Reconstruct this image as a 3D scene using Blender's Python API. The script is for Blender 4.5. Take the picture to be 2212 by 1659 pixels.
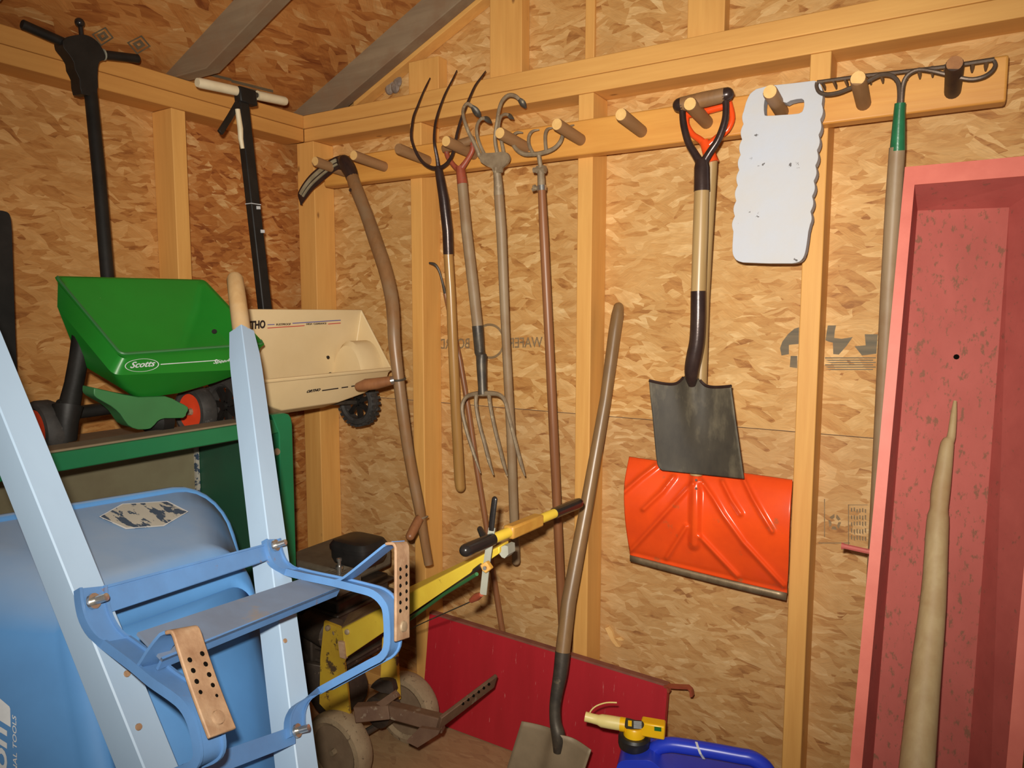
import bpy, bmesh, math, random
from mathutils import Vector as V, Matrix
from mathutils.geometry import tessellate_polygon
random.seed(7)
for o in list(bpy.data.objects): bpy.data.objects.remove(o)
SC = bpy.context.scene
COL = SC.collection
# ------------------------------------------------------------------ camera, light, exposure
F_PX, CX, CY = 1553.2, 1106.0, 829.5
CAM = V((2.159, -1.994, 1.446)); YAW, PIT, ROL = .5505, -.0985, .0015
FW = V((-math.sin(YAW)*math.cos(PIT), math.cos(YAW)*math.cos(PIT), math.sin(PIT)))
_r = V((math.cos(YAW), math.sin(YAW), 0)); _u = _r.cross(FW)
RT = _r*math.cos(ROL) + _u*math.sin(ROL); UP = -_r*math.sin(ROL) + _u*math.cos(ROL)
cd = bpy.data.cameras.new('camera'); cam = bpy.data.objects.new('camera', cd); COL.objects.link(cam)
cd.sensor_fit = 'HORIZONTAL'; cd.sensor_width = 36; cd.lens = F_PX/2212*36; cd.clip_start = .02
cam.matrix_world = Matrix(((RT.x, UP.x, -FW.x, CAM.x), (RT.y, UP.y, -FW.y, CAM.y), (RT.z, UP.z, -FW.z, CAM.z), (0, 0, 0, 1)))
SC.camera = cam
# the photographer's flash, just above and left of the lens, with a soft-edged beam
ld = bpy.data.lights.new('flash', 'SPOT'); ld.energy = 210; ld.color = (1.0, .93, .82); ld.spot_size = math.radians(106); ld.spot_blend = 1.0; ld.shadow_soft_size = .016
fl = bpy.data.objects.new('flash', ld); COL.objects.link(fl)
fl.matrix_world = cam.matrix_world.copy(); fl.location = CAM + UP*.065 - RT*.03 + FW*.0
fl.rotation_euler = (FW + UP*.09 + RT*.05).to_track_quat('-Z', 'Y').to_euler()
wd = bpy.data.worlds.new('world'); SC.world = wd; wd.use_nodes = True
bg = wd.node_tree.nodes['Background']; bg.inputs[0].default_value = (1.0, .90, .78, 1); bg.inputs[1].default_value = .16
SC.view_settings.view_transform = 'Standard'; SC.view_settings.look = 'None'
SC.view_settings.gamma = 1; SC.view_settings.use_curve_mapping = False; SC.view_settings.exposure = .0

# ------------------------------------------------------------------ sight lines: measured photo points turned into places at a known depth
def ray(px, py): return FW + RT*((px-CX)/F_PX) - UP*((py-CY)/F_PX)
def at(px, py, X=None, Y=None, Z=None, d=None):
    r = ray(px, py)
    if d is not None: return CAM + r*d
    if X is not None: return CAM + r*((X-CAM.x)/r.x)
    if Y is not None: return CAM + r*((Y-CAM.y)/r.y)
    return CAM + r*((Z-CAM.z)/r.z)
def onpl(px, py, P, n):
    r = ray(px, py); return CAM + r*((P-CAM).dot(n)/r.dot(n))
def dep(P): return (P-CAM).dot(FW)
def rp(w, P): return w*.5*dep(P)/F_PX
def lerp(a, b, t): return a + (b-a)*t

# ------------------------------------------------------------------ mesh helpers
class MB:
    def __init__(s): s.v = []; s.f = []
    def quadbox(s, c):
        i = len(s.v); s.v += [V(p) for p in c]
        s.f += [[i+k for k in q] for q in ((0,3,2,1),(4,5,6,7),(0,1,5,4),(1,2,6,5),(2,3,7,6),(3,0,4,7))]; return s
    def box(s, a, b):
        (x0,y0,z0),(x1,y1,z1) = a, b
        return s.quadbox([(x0,y0,z0),(x1,y0,z0),(x1,y1,z0),(x0,y1,z0),(x0,y0,z1),(x1,y0,z1),(x1,y1,z1),(x0,y1,z1)])
    def obox(s, c, ex, ey, ez):
        c = V(c); ex, ey, ez = V(ex), V(ey), V(ez)
        return s.quadbox([c-ex-ey-ez, c+ex-ey-ez, c+ex+ey-ez, c-ex+ey-ez, c-ex-ey+ez, c+ex-ey+ez, c+ex+ey+ez, c-ex+ey+ez])
    def loft(s, rings, caps=True, closed=False):
        i = len(s.v); n = len(rings[0]); m = len(rings)
        for r in rings: s.v += [V(p) for p in r]
        for k in range(m if closed else m-1):
            a, b = i+k*n, i+((k+1) % m)*n
            for j in range(n): s.f.append([a+j, a+(j+1) % n, b+(j+1) % n, b+j])
        if caps and not closed:
            s.f.append([i+j for j in range(n)][::-1]); s.f.append([i+(m-1)*n+j for j in range(n)])
        return s
    def tube(s, pts, rad, seg=12, round0=False, round1=False, flat=1.0, ref=None, closed=False):
        pts = [V(p) for p in pts]; n = len(pts)
        rad = list(rad) if hasattr(rad, '__len__') else [rad]*n
        tan = []
        for k in range(n):
            if closed: t = pts[(k+1) % n]-pts[k-1]
            else: t = pts[min(k+1, n-1)]-pts[max(k-1, 0)]
            tan.append(t.normalized())
        if ref is None: ref = V((0, -1, .05)) if abs(tan[0].dot(V((0, -1, .05)))) < .9 else V((1, 0, 0))
        x = (V(ref)-tan[0]*V(ref).dot(tan[0])).normalized(); rings = []
        seq = []
        if round0:
            for q in (80, 60, 40, 20): a = math.radians(q); seq.append((pts[0]-tan[0]*rad[0]*math.sin(a), rad[0]*math.cos(a), tan[0]))
        seq += [(pts[k], rad[k], tan[k]) for k in range(n)]
        if round1:
            for q in (20, 40, 60, 80): a = math.radians(q); seq.append((pts[-1]+tan[-1]*rad[-1]*math.sin(a), rad[-1]*math.cos(a), tan[-1]))
        for p, r, t in seq:
            x = (x-t*x.dot(t)).normalized(); y = t.cross(x)
            rings.append([p + x*(r*flat*math.cos(2*math.pi*j/seg)) + y*(r*math.sin(2*math.pi*j/seg)) for j in range(seg)])
        return s.loft(rings, closed=closed)
    def strap(s, pts, wv, th, up=None):
        """flat bar: width vector(s) wv, thickness th across the path"""
        pts = [V(p) for p in pts]; n = len(pts); rings = []
        for k in range(n):
            t = (pts[min(k+1, n-1)]-pts[max(k-1, 0)]).normalized()
            w = V(wv[k]) if isinstance(wv, list) else V(wv)
            nn = t.cross(w.normalized()).normalized()*th*.5
            rings.append([pts[k]-w*.5-nn, pts[k]+w*.5-nn, pts[k]+w*.5+nn, pts[k]-w*.5+nn])
        return s.loft(rings)
    def lathe(s, prof, o, ax, seg=24, caps=True):
        o = V(o); ax = V(ax).normalized(); q = V((0, 0, 1)) if abs(ax.z) < .9 else V((1, 0, 0))
        x = (q-ax*q.dot(ax)).normalized(); y = ax.cross(x)
        return s.loft([[o+ax*h+x*(r*math.cos(2*math.pi*j/seg))+y*(r*math.sin(2*math.pi*j/seg)) for j in range(seg)] for h, r in prof], caps=caps)
    def prism(s, front, depth, holes=()):
        """polygon of 3D points pushed back by the vector depth, with optional holes"""
        depth = V(depth); loops = [[V(p) for p in front]] + [[V(p) for p in h] for h in holes]
        tris = tessellate_polygon(loops); i = len(s.v); flat = [p for l in loops for p in l]; n = len(flat)
        s.v += flat + [p+depth for p in flat]
        for t in tris: s.f.append([i+k for k in t]); s.f.append([i+n+k for k in reversed(t)])
        b = i
        for l in loops:
            m = len(l)
            for j in range(m): s.f.append([b+j, b+(j+1) % m, b+n+(j+1) % m, b+n+j])
            b += m
        return s
    def grid(s, fn, nu, nv):
        i = len(s.v)
        for a in range(nu+1):
            for b in range(nv+1): s.v.append(V(fn(a/nu, b/nv)))
        for a in range(nu):
            for b in range(nv): k = i+a*(nv+1)+b; s.f.append([k, k+1, k+nv+2, k+nv+1])
        return s
    def ball(s, c, r, sx=1, sy=1, sz=1, seg=14):
        c = V(c)
        rings = [[c+V((r*sx*math.sin(a)*math.cos(2*math.pi*j/seg), r*sy*math.sin(a)*math.sin(2*math.pi*j/seg), r*sz*math.cos(a))) for j in range(seg)]
                 for a in [math.pi*(k+.15)/8.3 for k in range(9)]]
        return s.loft(rings)
OFF = {}
def build(name, mb, mat, parent=None, loc=None, bevel=0, solid=0, soff=0, sharp=40, sub=0, segs=2):
    me = bpy.data.meshes.new(name)
    if parent is not None: off = OFF[parent.name]
    else:
        if loc is None:
            xs = [p.x for p in mb.v]; ys = [p.y for p in mb.v]; zs = [p.z for p in mb.v]
            loc = V(((min(xs)+max(xs))/2, (min(ys)+max(ys))/2, min(zs)))
        off = V(loc)
    me.from_pydata([p-off for p in mb.v], [], mb.f); me.validate()
    bm = bmesh.new(); bm.from_mesh(me); bmesh.ops.recalc_face_normals(bm, faces=bm.faces); bm.to_mesh(me); bm.free()
    for p in me.polygons: p.use_smooth = True
    me.set_sharp_from_angle(angle=math.radians(sharp))
    me.materials.append(mat)
    o = bpy.data.objects.new(name, me); COL.objects.link(o)
    if parent is not None: o.parent = parent
    else: o.location = off
    OFF[o.name] = off
    if solid:
        m = o.modifiers.new('solidify', 'SOLIDIFY'); m.thickness = solid; m.offset = soff
    if bevel:
        m = o.modifiers.new('bevel', 'BEVEL'); m.width = bevel; m.segments = segs; m.limit_method = 'ANGLE'; m.angle_limit = math.radians(35); m.harden_normals = False
    if sub:
        m = o.modifiers.new('sub', 'SUBSURF'); m.levels = sub; m.render_levels = sub
    return o
def tag(o, label=None, cat=None, group=None, kind=None):
    if label: o['label'] = label
    if cat: o['category'] = cat
    if group: o['group'] = group
    if kind: o['kind'] = kind
    return o
def thing(name, label, cat, loc, group=None):
    o = bpy.data.objects.new(name, None); COL.objects.link(o); o.location = V(loc); o.empty_display_size = .05
    OFF[o.name] = V(loc); return tag(o, label, cat, group)
TRIM = [0]
def trim(mb, mat, bevel=.0025):
    TRIM[0] += 1; return tag(build('trim_%d' % TRIM[0], mb, mat, bevel=bevel), kind='structure')
def text(name, body, p00, p10, p01, mat, parent, mirror=False, shear=0, bold=0.0, ext=.0006, label=None):
    """lettering fitted into the parallelogram p00 (lower left), p10 (lower right), p01 (upper left)"""
    cu = bpy.data.curves.new('lettering', 'FONT'); cu.body = body; cu.size = 1; cu.shear = shear; cu.offset = bold; cu.extrude = .02; cu.resolution_u = 3
    t = bpy.data.objects.new('lettering', cu); COL.objects.link(t); bpy.context.view_layer.update()
    me = bpy.data.meshes.new_from_object(t.evaluated_get(bpy.context.evaluated_depsgraph_get()))
    bpy.data.objects.remove(t)
    xs = [v.co.x for v in me.vertices]; ys = [v.co.y for v in me.vertices]
    x0, x1, y0, y1 = min(xs), max(xs), min(ys), max(ys); ux, uy = V(p10)-V(p00), V(p01)-V(p00); n = ux.cross(uy).normalized()
    mb = MB()
    for v in me.vertices:
        a = (v.co.x-x0)/(x1-x0); b = (v.co.y-y0)/(y1-y0)
        if mirror: a = 1-a
        mb.v.append(V(p00)+ux*a+uy*b+n*(v.co.z/.02*ext))
    mb.f = [list(p.vertices) for p in me.polygons]
    o = build(name, mb, mat, parent)
    if label: o['label'] = label
    return o

# ------------------------------------------------------------------ materials
def nodes(name):
    m = bpy.data.materials.new(name); m.use_nodes = True; nt = m.node_tree; return m, nt, nt.nodes['Principled BSDF']
def N(nt, kind, **kw):
    n = nt.nodes.new('ShaderNode'+kind)
    for k, v in kw.items(): setattr(n, k, v)
    return n
def coords(nt, scale, rot=(0, 0, 0)):
    tc = N(nt, 'TexCoord'); mp = N(nt, 'Mapping'); mp.inputs['Scale'].default_value = scale; mp.inputs['Rotation'].default_value = rot
    nt.links.new(tc.outputs['Object'], mp.inputs[0]); return mp.outputs[0]
def ramp(nt, src, stops, interp='LINEAR'):
    r = N(nt, 'ValToRGB'); r.color_ramp.interpolation = interp; e = r.color_ramp.elements
    while len(e) < len(stops): e.new(.5)
    for k, (p, c) in enumerate(stops):
        e[k].position = p; e[k].color = (*c, 1) if hasattr(c, '__len__') else (c, c, c, 1)
    nt.links.new(src, r.inputs[0]); return r.outputs[0]
def mix(nt, a, b, fac, mode='MIX'):
    m = N(nt, 'Mix', data_type='RGBA', blend_type=mode)
    if hasattr(fac, 'is_linked') or not isinstance(fac, (int, float)): nt.links.new(fac, m.inputs[0])
    else: m.inputs[0].default_value = fac
    for s, i in ((a, 6), (b, 7)):
        if isinstance(s, tuple): m.inputs[i].default_value = (*s, 1)
        else: nt.links.new(s, m.inputs[i])
    return m.outputs[2]
def noise(nt, vec, scale=1, detail=4, rough=.55, dist=0):
    n = N(nt, 'TexNoise'); n.inputs['Scale'].default_value = scale; n.inputs['Detail'].default_value = detail; n.inputs['Roughness'].default_value = rough; n.inputs['Distortion'].default_value = dist
    nt.links.new(vec, n.inputs['Vector']); return n.outputs[0]
def bump(nt, bs, h, s, d=.002):
    b = N(nt, 'Bump'); b.inputs['Strength'].default_value = s; b.inputs['Distance'].default_value = d
    nt.links.new(h, b.inputs['Height']); nt.links.new(b.outputs[0], bs.inputs['Normal'])
def paint(name, c1, c2=None, sc=12, rough=.5, metal=0, spots=None, ssc=40, sth=.62, swid=.06, bmp=.1, spec=.5, stretch=(1, 1, 1), coat=0):
    """a surface of colour c1 clouded with c2, with optional wear spots"""
    m, nt, bs = nodes(name); c2 = c2 or tuple(x*.82 for x in c1)
    v = coords(nt, stretch); n = noise(nt, v, sc, 6, .6)
    col = ramp(nt, n, [(.35, c1), (.68, c2)])
    if spots:
        n2 = noise(nt, v, ssc, 5, .65); f = ramp(nt, n2, [(sth, 0.), (sth+swid, 1.)]); col = mix(nt, col, spots, f)
    nt.links.new(col, bs.inputs['Base Color']); bs.inputs['Roughness'].default_value = rough; bs.inputs['Metallic'].default_value = metal
    bs.inputs['Specular IOR Level'].default_value = spec; bs.inputs['Coat Weight'].default_value = coat
    if bmp: bump(nt, bs, noise(nt, v, sc*6, 4), bmp)
    return m
def wood(name, c1, c2, axis=2, fine=70, along=5, rough=.55, knots=None, spec=.4, dirt=None, bmp=.12):
    """lumber or a turned handle with grain along an axis of the object"""
    m, nt, bs = nodes(name); s = [fine]*3; s[axis] = along
    v = coords(nt, tuple(s)); n = noise(nt, v, 1, 5, .6, .3)
    s2 = [fine*.16]*3; s2[axis] = along*.3; n2 = noise(nt, coords(nt, tuple(s2)), 1, 3, .5, .6)
    a = ramp(nt, n, [(.32, c1), (.7, c2)]); b = ramp(nt, n2, [(.3, tuple(x*.86 for x in c2)), (.7, tuple(min(1, x*1.07) for x in c1))])
    col = mix(nt, a, b, .5)
    if knots:
        kv = [9]*3; kv[axis] = 4.5; vo = N(nt, 'TexVoronoi'); vo.inputs['Scale'].default_value = 1; nt.links.new(coords(nt, tuple(kv)), vo.inputs['Vector'])
        f = ramp(nt, vo.outputs['Distance'], [(.035, 1.), (.075, 0.)]); col = mix(nt, col, knots, f)
    if dirt:
        f = ramp(nt, noise(nt, coords(nt, (9, 9, 9)), 1, 5, .6), [(.45, 0.), (.7, 1.)]); col = mix(nt, col, dirt, f)
    nt.links.new(col, bs.inputs['Base Color']); bs.inputs['Roughness'].default_value = rough; bs.inputs['Specular IOR Level'].default_value = spec
    bump(nt, bs, n, bmp); return m
def osb(name, ax, stops, tint=(1, 1, 1), dust=0.0, scale=1.0):
    """oriented strand board: three layers of long flakes at different angles"""
    m, nt, bs = nodes(name); tc = N(nt, 'TexCoord'); sp = N(nt, 'SeparateXYZ'); nt.links.new(tc.outputs['Object'], sp.inputs[0])
    cb = N(nt, 'CombineXYZ'); nt.links.new(sp.outputs[ax[0]], cb.inputs[0]); nt.links.new(sp.outputs[ax[1]], cb.inputs[1])
    wob = N(nt, 'TexNoise'); wob.inputs['Scale'].default_value = 14*scale; wob.inputs['Detail'].default_value = 5; nt.links.new(cb.outputs[0], wob.inputs['Vector'])
    ad = N(nt, 'VectorMath', operation='MULTIPLY_ADD'); nt.links.new(wob.outputs['Color'], ad.inputs[0]); ad.inputs[1].default_value = (.026, .026, 0); nt.links.new(cb.outputs[0], ad.inputs[2])
    def layer(ang, sx, sy):
        mp = N(nt, 'Mapping'); mp.inputs['Rotation'].default_value = (0, 0, math.radians(ang)); 
        nt.links.new(ad.outputs[0], mp.inputs[0]); mp2 = N(nt, 'Mapping'); mp2.inputs['Scale'].default_value = (sx*scale, sy*scale, 1); nt.links.new(mp.outputs[0], mp2.inputs[0])
        vo = N(nt, 'TexVoronoi', voronoi_dimensions='2D'); vo.inputs['Scale'].default_value = 1; nt.links.new(mp2.outputs[0], vo.inputs['Vector'])
        mp3 = N(nt, 'Mapping'); mp3.inputs['Scale'].default_value = (2.2, 10, 1); nt.links.new(mp2.outputs[0], mp3.inputs[0])
        g = N(nt, 'TexNoise'); g.inputs['Scale'].default_value = 1; g.inputs['Detail'].default_value = 3; nt.links.new(mp3.outputs[0], g.inputs['Vector'])
        s = N(nt, 'SeparateColor'); nt.links.new(vo.outputs['Color'], s.inputs[0]); return s.outputs[0], s.outputs[1], g.outputs[0]
    v1, w1, g1 = layer(8, 11, 42); v2, w2, g2 = layer(-27, 13, 50); v3, w3, g3 = layer(33, 14, 54); v4, w4, g4 = layer(-6, 22, 95)
    def mf(a, b, f):
        x = N(nt, 'Mix', data_type='FLOAT'); nt.links.new(f, x.inputs[0]); nt.links.new(a, x.inputs[2]); nt.links.new(b, x.inputs[3]); return x.outputs[0]
    def mf2(a, b):
        x = N(nt, 'Mix', data_type='FLOAT'); x.inputs[0].default_value = .34; nt.links.new(a, x.inputs[2]); nt.links.new(b, x.inputs[3]); return x.outputs[0]
    f2 = ramp(nt, w2, [(.52, 0.), (.53, 1.)]); f3 = ramp(nt, w3, [(.62, 0.), (.63, 1.)]); f4 = ramp(nt, w4, [(.72, 0.), (.73, 1.)])
    v = mf(mf(mf(v1, v2, f2), v3, f3), v4, f4); g = mf(mf(mf(g1, g2, f2), g3, f3), g4, f4)
    mps = N(nt, 'Mapping'); mps.inputs['Scale'].default_value = (16*scale, 55*scale, 1); nt.links.new(ad.outputs[0], mps.inputs[0]); st = noise(nt, mps.outputs[0], 1, 6, .62, .8)
    col = ramp(nt, mf2(v, ramp(nt, st, [(.28, 0.), (.72, 1.)])), stops)
    gr = ramp(nt, g, [(.3, .84), (.68, 1.06)]); col = mix(nt, col, gr, .9, 'MULTIPLY')
    big = noise(nt, cb.outputs[0], 3.2, 4, .55); col = mix(nt, col, ramp(nt, big, [(.35, .90), (.65, 1.06)]), .8, 'MULTIPLY')
    col = mix(nt, col, tint, 1.0, 'MULTIPLY')
    if dust: col = mix(nt, col, (.36, .25, .15), dust)
    nt.links.new(col, bs.inputs['Base Color']); bs.inputs['Roughness'].default_value = .62; bs.inputs['Specular IOR Level'].default_value = .3
    hh = N(nt, 'Math', operation='MULTIPLY_ADD'); nt.links.new(v, hh.inputs[0]); hh.inputs[1].default_value = .6; nt.links.new(g, hh.inputs[2]); bump(nt, bs, hh.outputs[0], .18, .0015)
    return m
OSB_A = [(.08, (.34, .145, .042)), (.2, (.50, .25, .08)), (.33, (.575, .32, .115)), (.52, (.625, .37, .145)), (.7, (.67, .42, .18)), (.84, (.74, .49, .23)), (.95, (.82, .60, .32))]
OSB_R = [(.08, (.22, .06, .015)), (.2, (.34, .115, .028)), (.4, (.46, .18, .045)), (.6, (.52, .23, .066)), (.78, (.57, .29, .10)), (.92, (.72, .47, .21))]
M = {}
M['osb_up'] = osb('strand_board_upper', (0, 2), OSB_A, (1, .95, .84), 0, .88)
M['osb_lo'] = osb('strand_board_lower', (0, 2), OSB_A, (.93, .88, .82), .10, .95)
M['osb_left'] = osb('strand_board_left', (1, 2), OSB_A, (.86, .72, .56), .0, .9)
M['osb_red'] = osb('strand_board_red', (1, 2), OSB_R, (1, .95, .9))
M['osb_roof'] = osb('strand_board_roof', (1, 0), OSB_R, (1, 1, 1), 0, .6)
M['osb_floor'] = osb('strand_board_floor', (0, 1), OSB_A, (.75, .66, .58), .6)
PINE = (.80, .44, .125), (.66, .32, .08)
M['pine_z'] = wood('pine_upright', PINE[0], PINE[1], 2, 60, 3.5, .6, (.33, .15, .04))
M['pine_x'] = wood('pine_along_x', PINE[0], PINE[1], 0, 60, 3.5, .6, (.33, .15, .04))
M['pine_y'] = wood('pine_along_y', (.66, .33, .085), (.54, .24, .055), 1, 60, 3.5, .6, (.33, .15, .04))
M['rail'] = wood('rail_pine', (.80, .40, .09), (.62, .25, .045), 0, 55, 3.5, .42, (.30, .12, .03), .6)
M['grey_wood'] = wood('weathered_rafter', (.30, .225, .14), (.21, .15, .092), 0, 60, 4, .8, dirt=(.24, .15, .085))
M['peg'] = wood('peg_wood', (.33, .18, .08), (.25, .125, .05), 1, 90, 8, .55)
M['peg_end'] = paint('peg_end_grain', (.78, .49, .18), (.70, .42, .14), 60, .6)
M['peg_dark'] = paint('dark_peg', (.035, .018, .012), (.06, .03, .015), 40, .55)
M['peg_dark_end'] = paint('dark_peg_end', (.36, .15, .04), (.28, .11, .03), 60, .6)
M['handle_brown'] = wood('old_brown_handle', (.30, .155, .065), (.20, .095, .036), 2, 90, 6, .38, spec=.5, dirt=(.24, .15, .08))
M['handle_red'] = wood('reddish_handle', (.30, .125, .05), (.20, .075, .03), 2, 90, 6, .4, spec=.5)
M['handle_umber'] = wood('umber_handle', (.27, .155, .065), (.19, .105, .042), 2, 90, 6, .35, spec=.6, dirt=(.20, .12, .06))
M['handle_gold'] = wood('golden_handle', (.44, .24, .075), (.32, .16, .045), 2, 90, 6, .3, spec=.6)
M['handle_grey'] = wood('greyed_handle', (.33, .235, .14), (.25, .165, .09), 2, 90, 6, .5, dirt=(.25, .15, .075))
M['handle_ash'] = wood('ash_shaft', (.50, .34, .15), (.31, .185, .07), 2, 60, 2.2, .35, spec=.5)
M['steel_black'] = paint('black_enamel_steel', (.035, .020, .018), (.055, .032, .026), 25, .28, .3)
M['steel_dark'] = paint('dark_worn_steel', (.060, .052, .045), (.12, .10, .075), 22, .45, .5, (.20, .16, .10), 30, .6, .1)
M['steel_dull'] = paint('dull_weathered_steel', (.30, .225, .14), (.20, .14, .085), 40, .55, .15, (.38, .30, .19), 50, .6)
M['steel_pale'] = paint('pale_worn_steel', (.40, .36, .24), (.30, .26, .16), 30, .45, .1)
M['steel_bright'] = paint('bright_steel', (.62, .60, .56), (.5, .48, .45), 30, .25, .9)
M['blade'] = paint('worn_shovel_blade', (.040, .033, .025), (.085, .070, .048), 9, .62, .0, (.20, .165, .105), 10, .50, .25, .15, .35, stretch=(1, 1, .45))
M['blade_pale'] = paint('dusty_shovel_blade', (.32, .245, .155), (.25, .19, .12), 12, .6, .2)
M['red_enamel'] = paint('red_brown_enamel', (.34, .075, .035), (.26, .05, .025), 30, .45, 0, (.20, .12, .08), 60, .62)
M['orange'] = paint('orange_plastic', (.86, .085, .012), (.72, .065, .012), 8, .24, 0, (.42, .10, .03), 18, .62, .12, .03, .5)
M['aluminium'] = paint('dirty_aluminium_strip', (.30, .22, .13), (.20, .14, .08), 40, .45, .5)
M['pad'] = paint('pale_blue_foam', (.50, .53, .60), (.53, .51, .49), 5, .75, 0, (.12, .11, .11), 24, .675, .02, .5)
M['green_ferrule'] = paint('green_enamel', (.02, .16, .065), (.015, .11, .045), 30, .3)
M['grey_rake'] = paint('brown_rake_steel', (.10, .065, .045), (.14, .10, .07), 40, .45, .4)
M['box_red'] = paint('faded_red_paint', (.50, .115, .095), (.42, .09, .075), 10, .7, 0, (.28, .10, .07), 55, .60, .10)
M['box_inner'] = paint('dirty_red_boards', (.43, .10, .08), (.36, .08, .062), 9, .8, 0, (.22, .085, .05), 85, .56, .08, .3, stretch=(1, 1, .5))
M['box_rim'] = paint('pink_red_rim', (.70, .175, .125), (.62, .14, .10), 12, .55, 0, (.40, .25, .25), 22, .70, .02)
M['pole'] = wood('bare_weathered_pole', (.45, .33, .17), (.34, .23, .11), 2, 60, 4, .6, dirt=(.33, .20, .09))
M['red_panel'] = paint('red_painted_panel', (.48, .017, .028), (.40, .014, .022), 7, .5, 0, (.58, .17, .16), 60, .655, .08, .05, stretch=(1.8, 1, .25))
M['panel_edge'] = paint('brown_board_edge', (.25, .085, .05), (.19, .06, .04), 25, .7)
M['blue_can'] = paint('blue_plastic', (.022, .055, .62), (.018, .04, .50), 8, .32, 0, None, bmp=.03)
M['cap_black'] = paint('black_plastic', (.012, .011, .011), (.02, .018, .017), 20, .4)
M['yellow_plastic'] = paint('yellow_plastic', (.85, .50, .005), (.80, .44, .005), 14, .35, bmp=.02)
M['cream_plastic'] = paint('cream_spout_plastic', (.78, .66, .26), (.72, .58, .20), 14, .4, bmp=.02)
M['tiller_yellow'] = paint('chipped_yellow_paint', (.80, .58, .06), (.72, .48, .045), 8, .42, 0, (.16, .06, .02), 26, .67, .03)
M['tiller_worn'] = paint('worn_yellow_paint', (.62, .42, .035), (.50, .30, .03), 8, .5, 0, (.10, .06, .03), 22, .58, .05)
M['tiller_orange'] = paint('rusty_orange_sleeve', (.52, .28, .05), (.42, .19, .03), 14, .45, 0, (.20, .09, .03), 24, .66)
M['tiller_top'] = paint('rusty_grey_top', (.21, .13, .055), (.15, .08, .035), 14, .7, 0, (.26, .08, .03), 30, .66)
M['engine'] = paint('greasy_engine', (.035, .026, .020), (.07, .05, .036), 16, .5, .2, (.16, .12, .08), 30, .64)
M['tank'] = paint('dusty_grey_metal', (.14, .115, .08), (.10, .08, .055), 20, .6, .2, (.04, .03, .025), 18, .6)
M['rubber'] = paint('black_rubber', (.022, .020, .018), (.045, .04, .036), 30, .7, 0, (.08, .075, .07), 50, .62)
M['dusty_tyre'] = paint('dust_covered_tyre', (.34, .25, .15), (.27, .19, .11), 20, .85, 0, (.15, .10, .06), 75, .60, .05, .5)
M['dusty_hub'] = paint('dust_covered_hub', (.24, .165, .10), (.19, .125, .075), 20, .8)
M['rust_bar'] = paint('rusty_brown_bar', (.17, .095, .055), (.12, .06, .035), 16, .65, .2, (.26, .19, .13), 26, .60)
M['grey_strap'] = paint('grey_painted_strap', (.30, .30, .24), (.25, .25, .20), 20, .5)
M['grip_black'] = paint('glossy_black_grip', (.014, .011, .010), (.022, .018, .016), 20, .22)
M['wb_handle'] = paint('pale_blue_paint', (.30, .41, .54), (.275, .375, .50), 6, .5, 0, None, bmp=.06, stretch=(1, 1, .4))
M['wb_grip'] = wood('bare_wood_grip', (.46, .30, .14), (.36, .21, .085), 2, 70, 6, .55, dirt=(.42, .30, .17))
M['wb_steel'] = paint('blue_steel_strap', (.085, .20, .42), (.075, .165, .34), 14, .4, 0, (.18, .12, .09), 24, .66, .05)
M['wb_tray'] = paint('blue_tray_paint', (.080, .235, .50), (.068, .195, .42), 5, .6, 0, (.13, .19, .28), 4, .66, .2, .03, .3)
M['wb_floor'] = paint('blue_tray_floor_paint', (.080, .235, .50), (.068, .195, .42), 5, .6, 0, (.13, .19, .28), 4, .66, .2, .03, .3)
def settle(m, dust, z0, z1):
    """dust that has settled on the upward-facing parts of a surface"""
    nt = m.node_tree; bs = nt.nodes['Principled BSDF']; src = bs.inputs['Base Color'].links[0].from_socket
    g = N(nt, 'NewGeometry'); sx = N(nt, 'SeparateXYZ'); nt.links.new(g.outputs['Normal'], sx.inputs[0])
    f = ramp(nt, sx.outputs[2], [(z0, 0.), (z1, .75)]); f2 = mix(nt, f, ramp(nt, noise(nt, coords(nt, (7, 7, 7)), 1, 5), [(.3, .55), (.7, 1.)]), 1.0, 'MULTIPLY')
    nt.links.new(mix(nt, src, dust, f2), bs.inputs['Base Color'])
settle(M['wb_tray'], (.27, .33, .41), .62, .9)
M['wb_dust'] = paint('dusty_blue_shelf', (.14, .19, .28), (.12, .15, .21), 9, .6, 0, (.21, .17, .13), 12, .6, .14)
M['rust'] = paint('rusty_foot_plate', (.34, .215, .125), (.20, .105, .055), 22, .65, .05, (.31, .20, .12), 24, .56, .12, .3)
M['sticker'] = paint('worn_white_sticker', (.42, .40, .34), (.38, .36, .31), 10, .6, 0, (.035, .06, .10), 22, .53, .02, 0, stretch=(1, 2.2, 2.2))
M['white'] = paint('white_lettering', (.62, .64, .66), None, 20, .5, bmp=0)
M['cab_green'] = paint('green_enamel_frame', (.012, .17, .068), (.012, .145, .058), 6, .3, 0, (.22, .26, .20), 34, .72, .03, .02)
M['cab_side'] = paint('dark_green_panel', (.016, .085, .045), (.02, .07, .04), 6, .5)
M['cab_back'] = paint('grey_green_back', (.21, .19, .11), (.17, .14, .08), 6, .7)
M['cab_top'] = paint('dusty_board_top', (.24, .18, .11), (.19, .14, .085), 14, .8)
M['hopper_green'] = paint('green_hopper_plastic', (.012, .20, .018), (.012, .17, .016), 5, .36, 0, (.20, .27, .14), 30, .74, .03, .02)
M['deflector'] = paint('dusty_green_plastic', (.04, .17, .055), (.035, .14, .045), 8, .5)
M['black_plastic'] = paint('matte_black_plastic', (.010, .009, .008), (.017, .015, .013), 18, .5, spec=.3)
M['hole'] = paint('dark_hole', (.006, .005, .004), None, 18, 1, spec=0, bmp=0)
M['hub_orange'] = paint('orange_hub', (.85, .075, .02), (.75, .06, .02), 18, .4)
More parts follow.
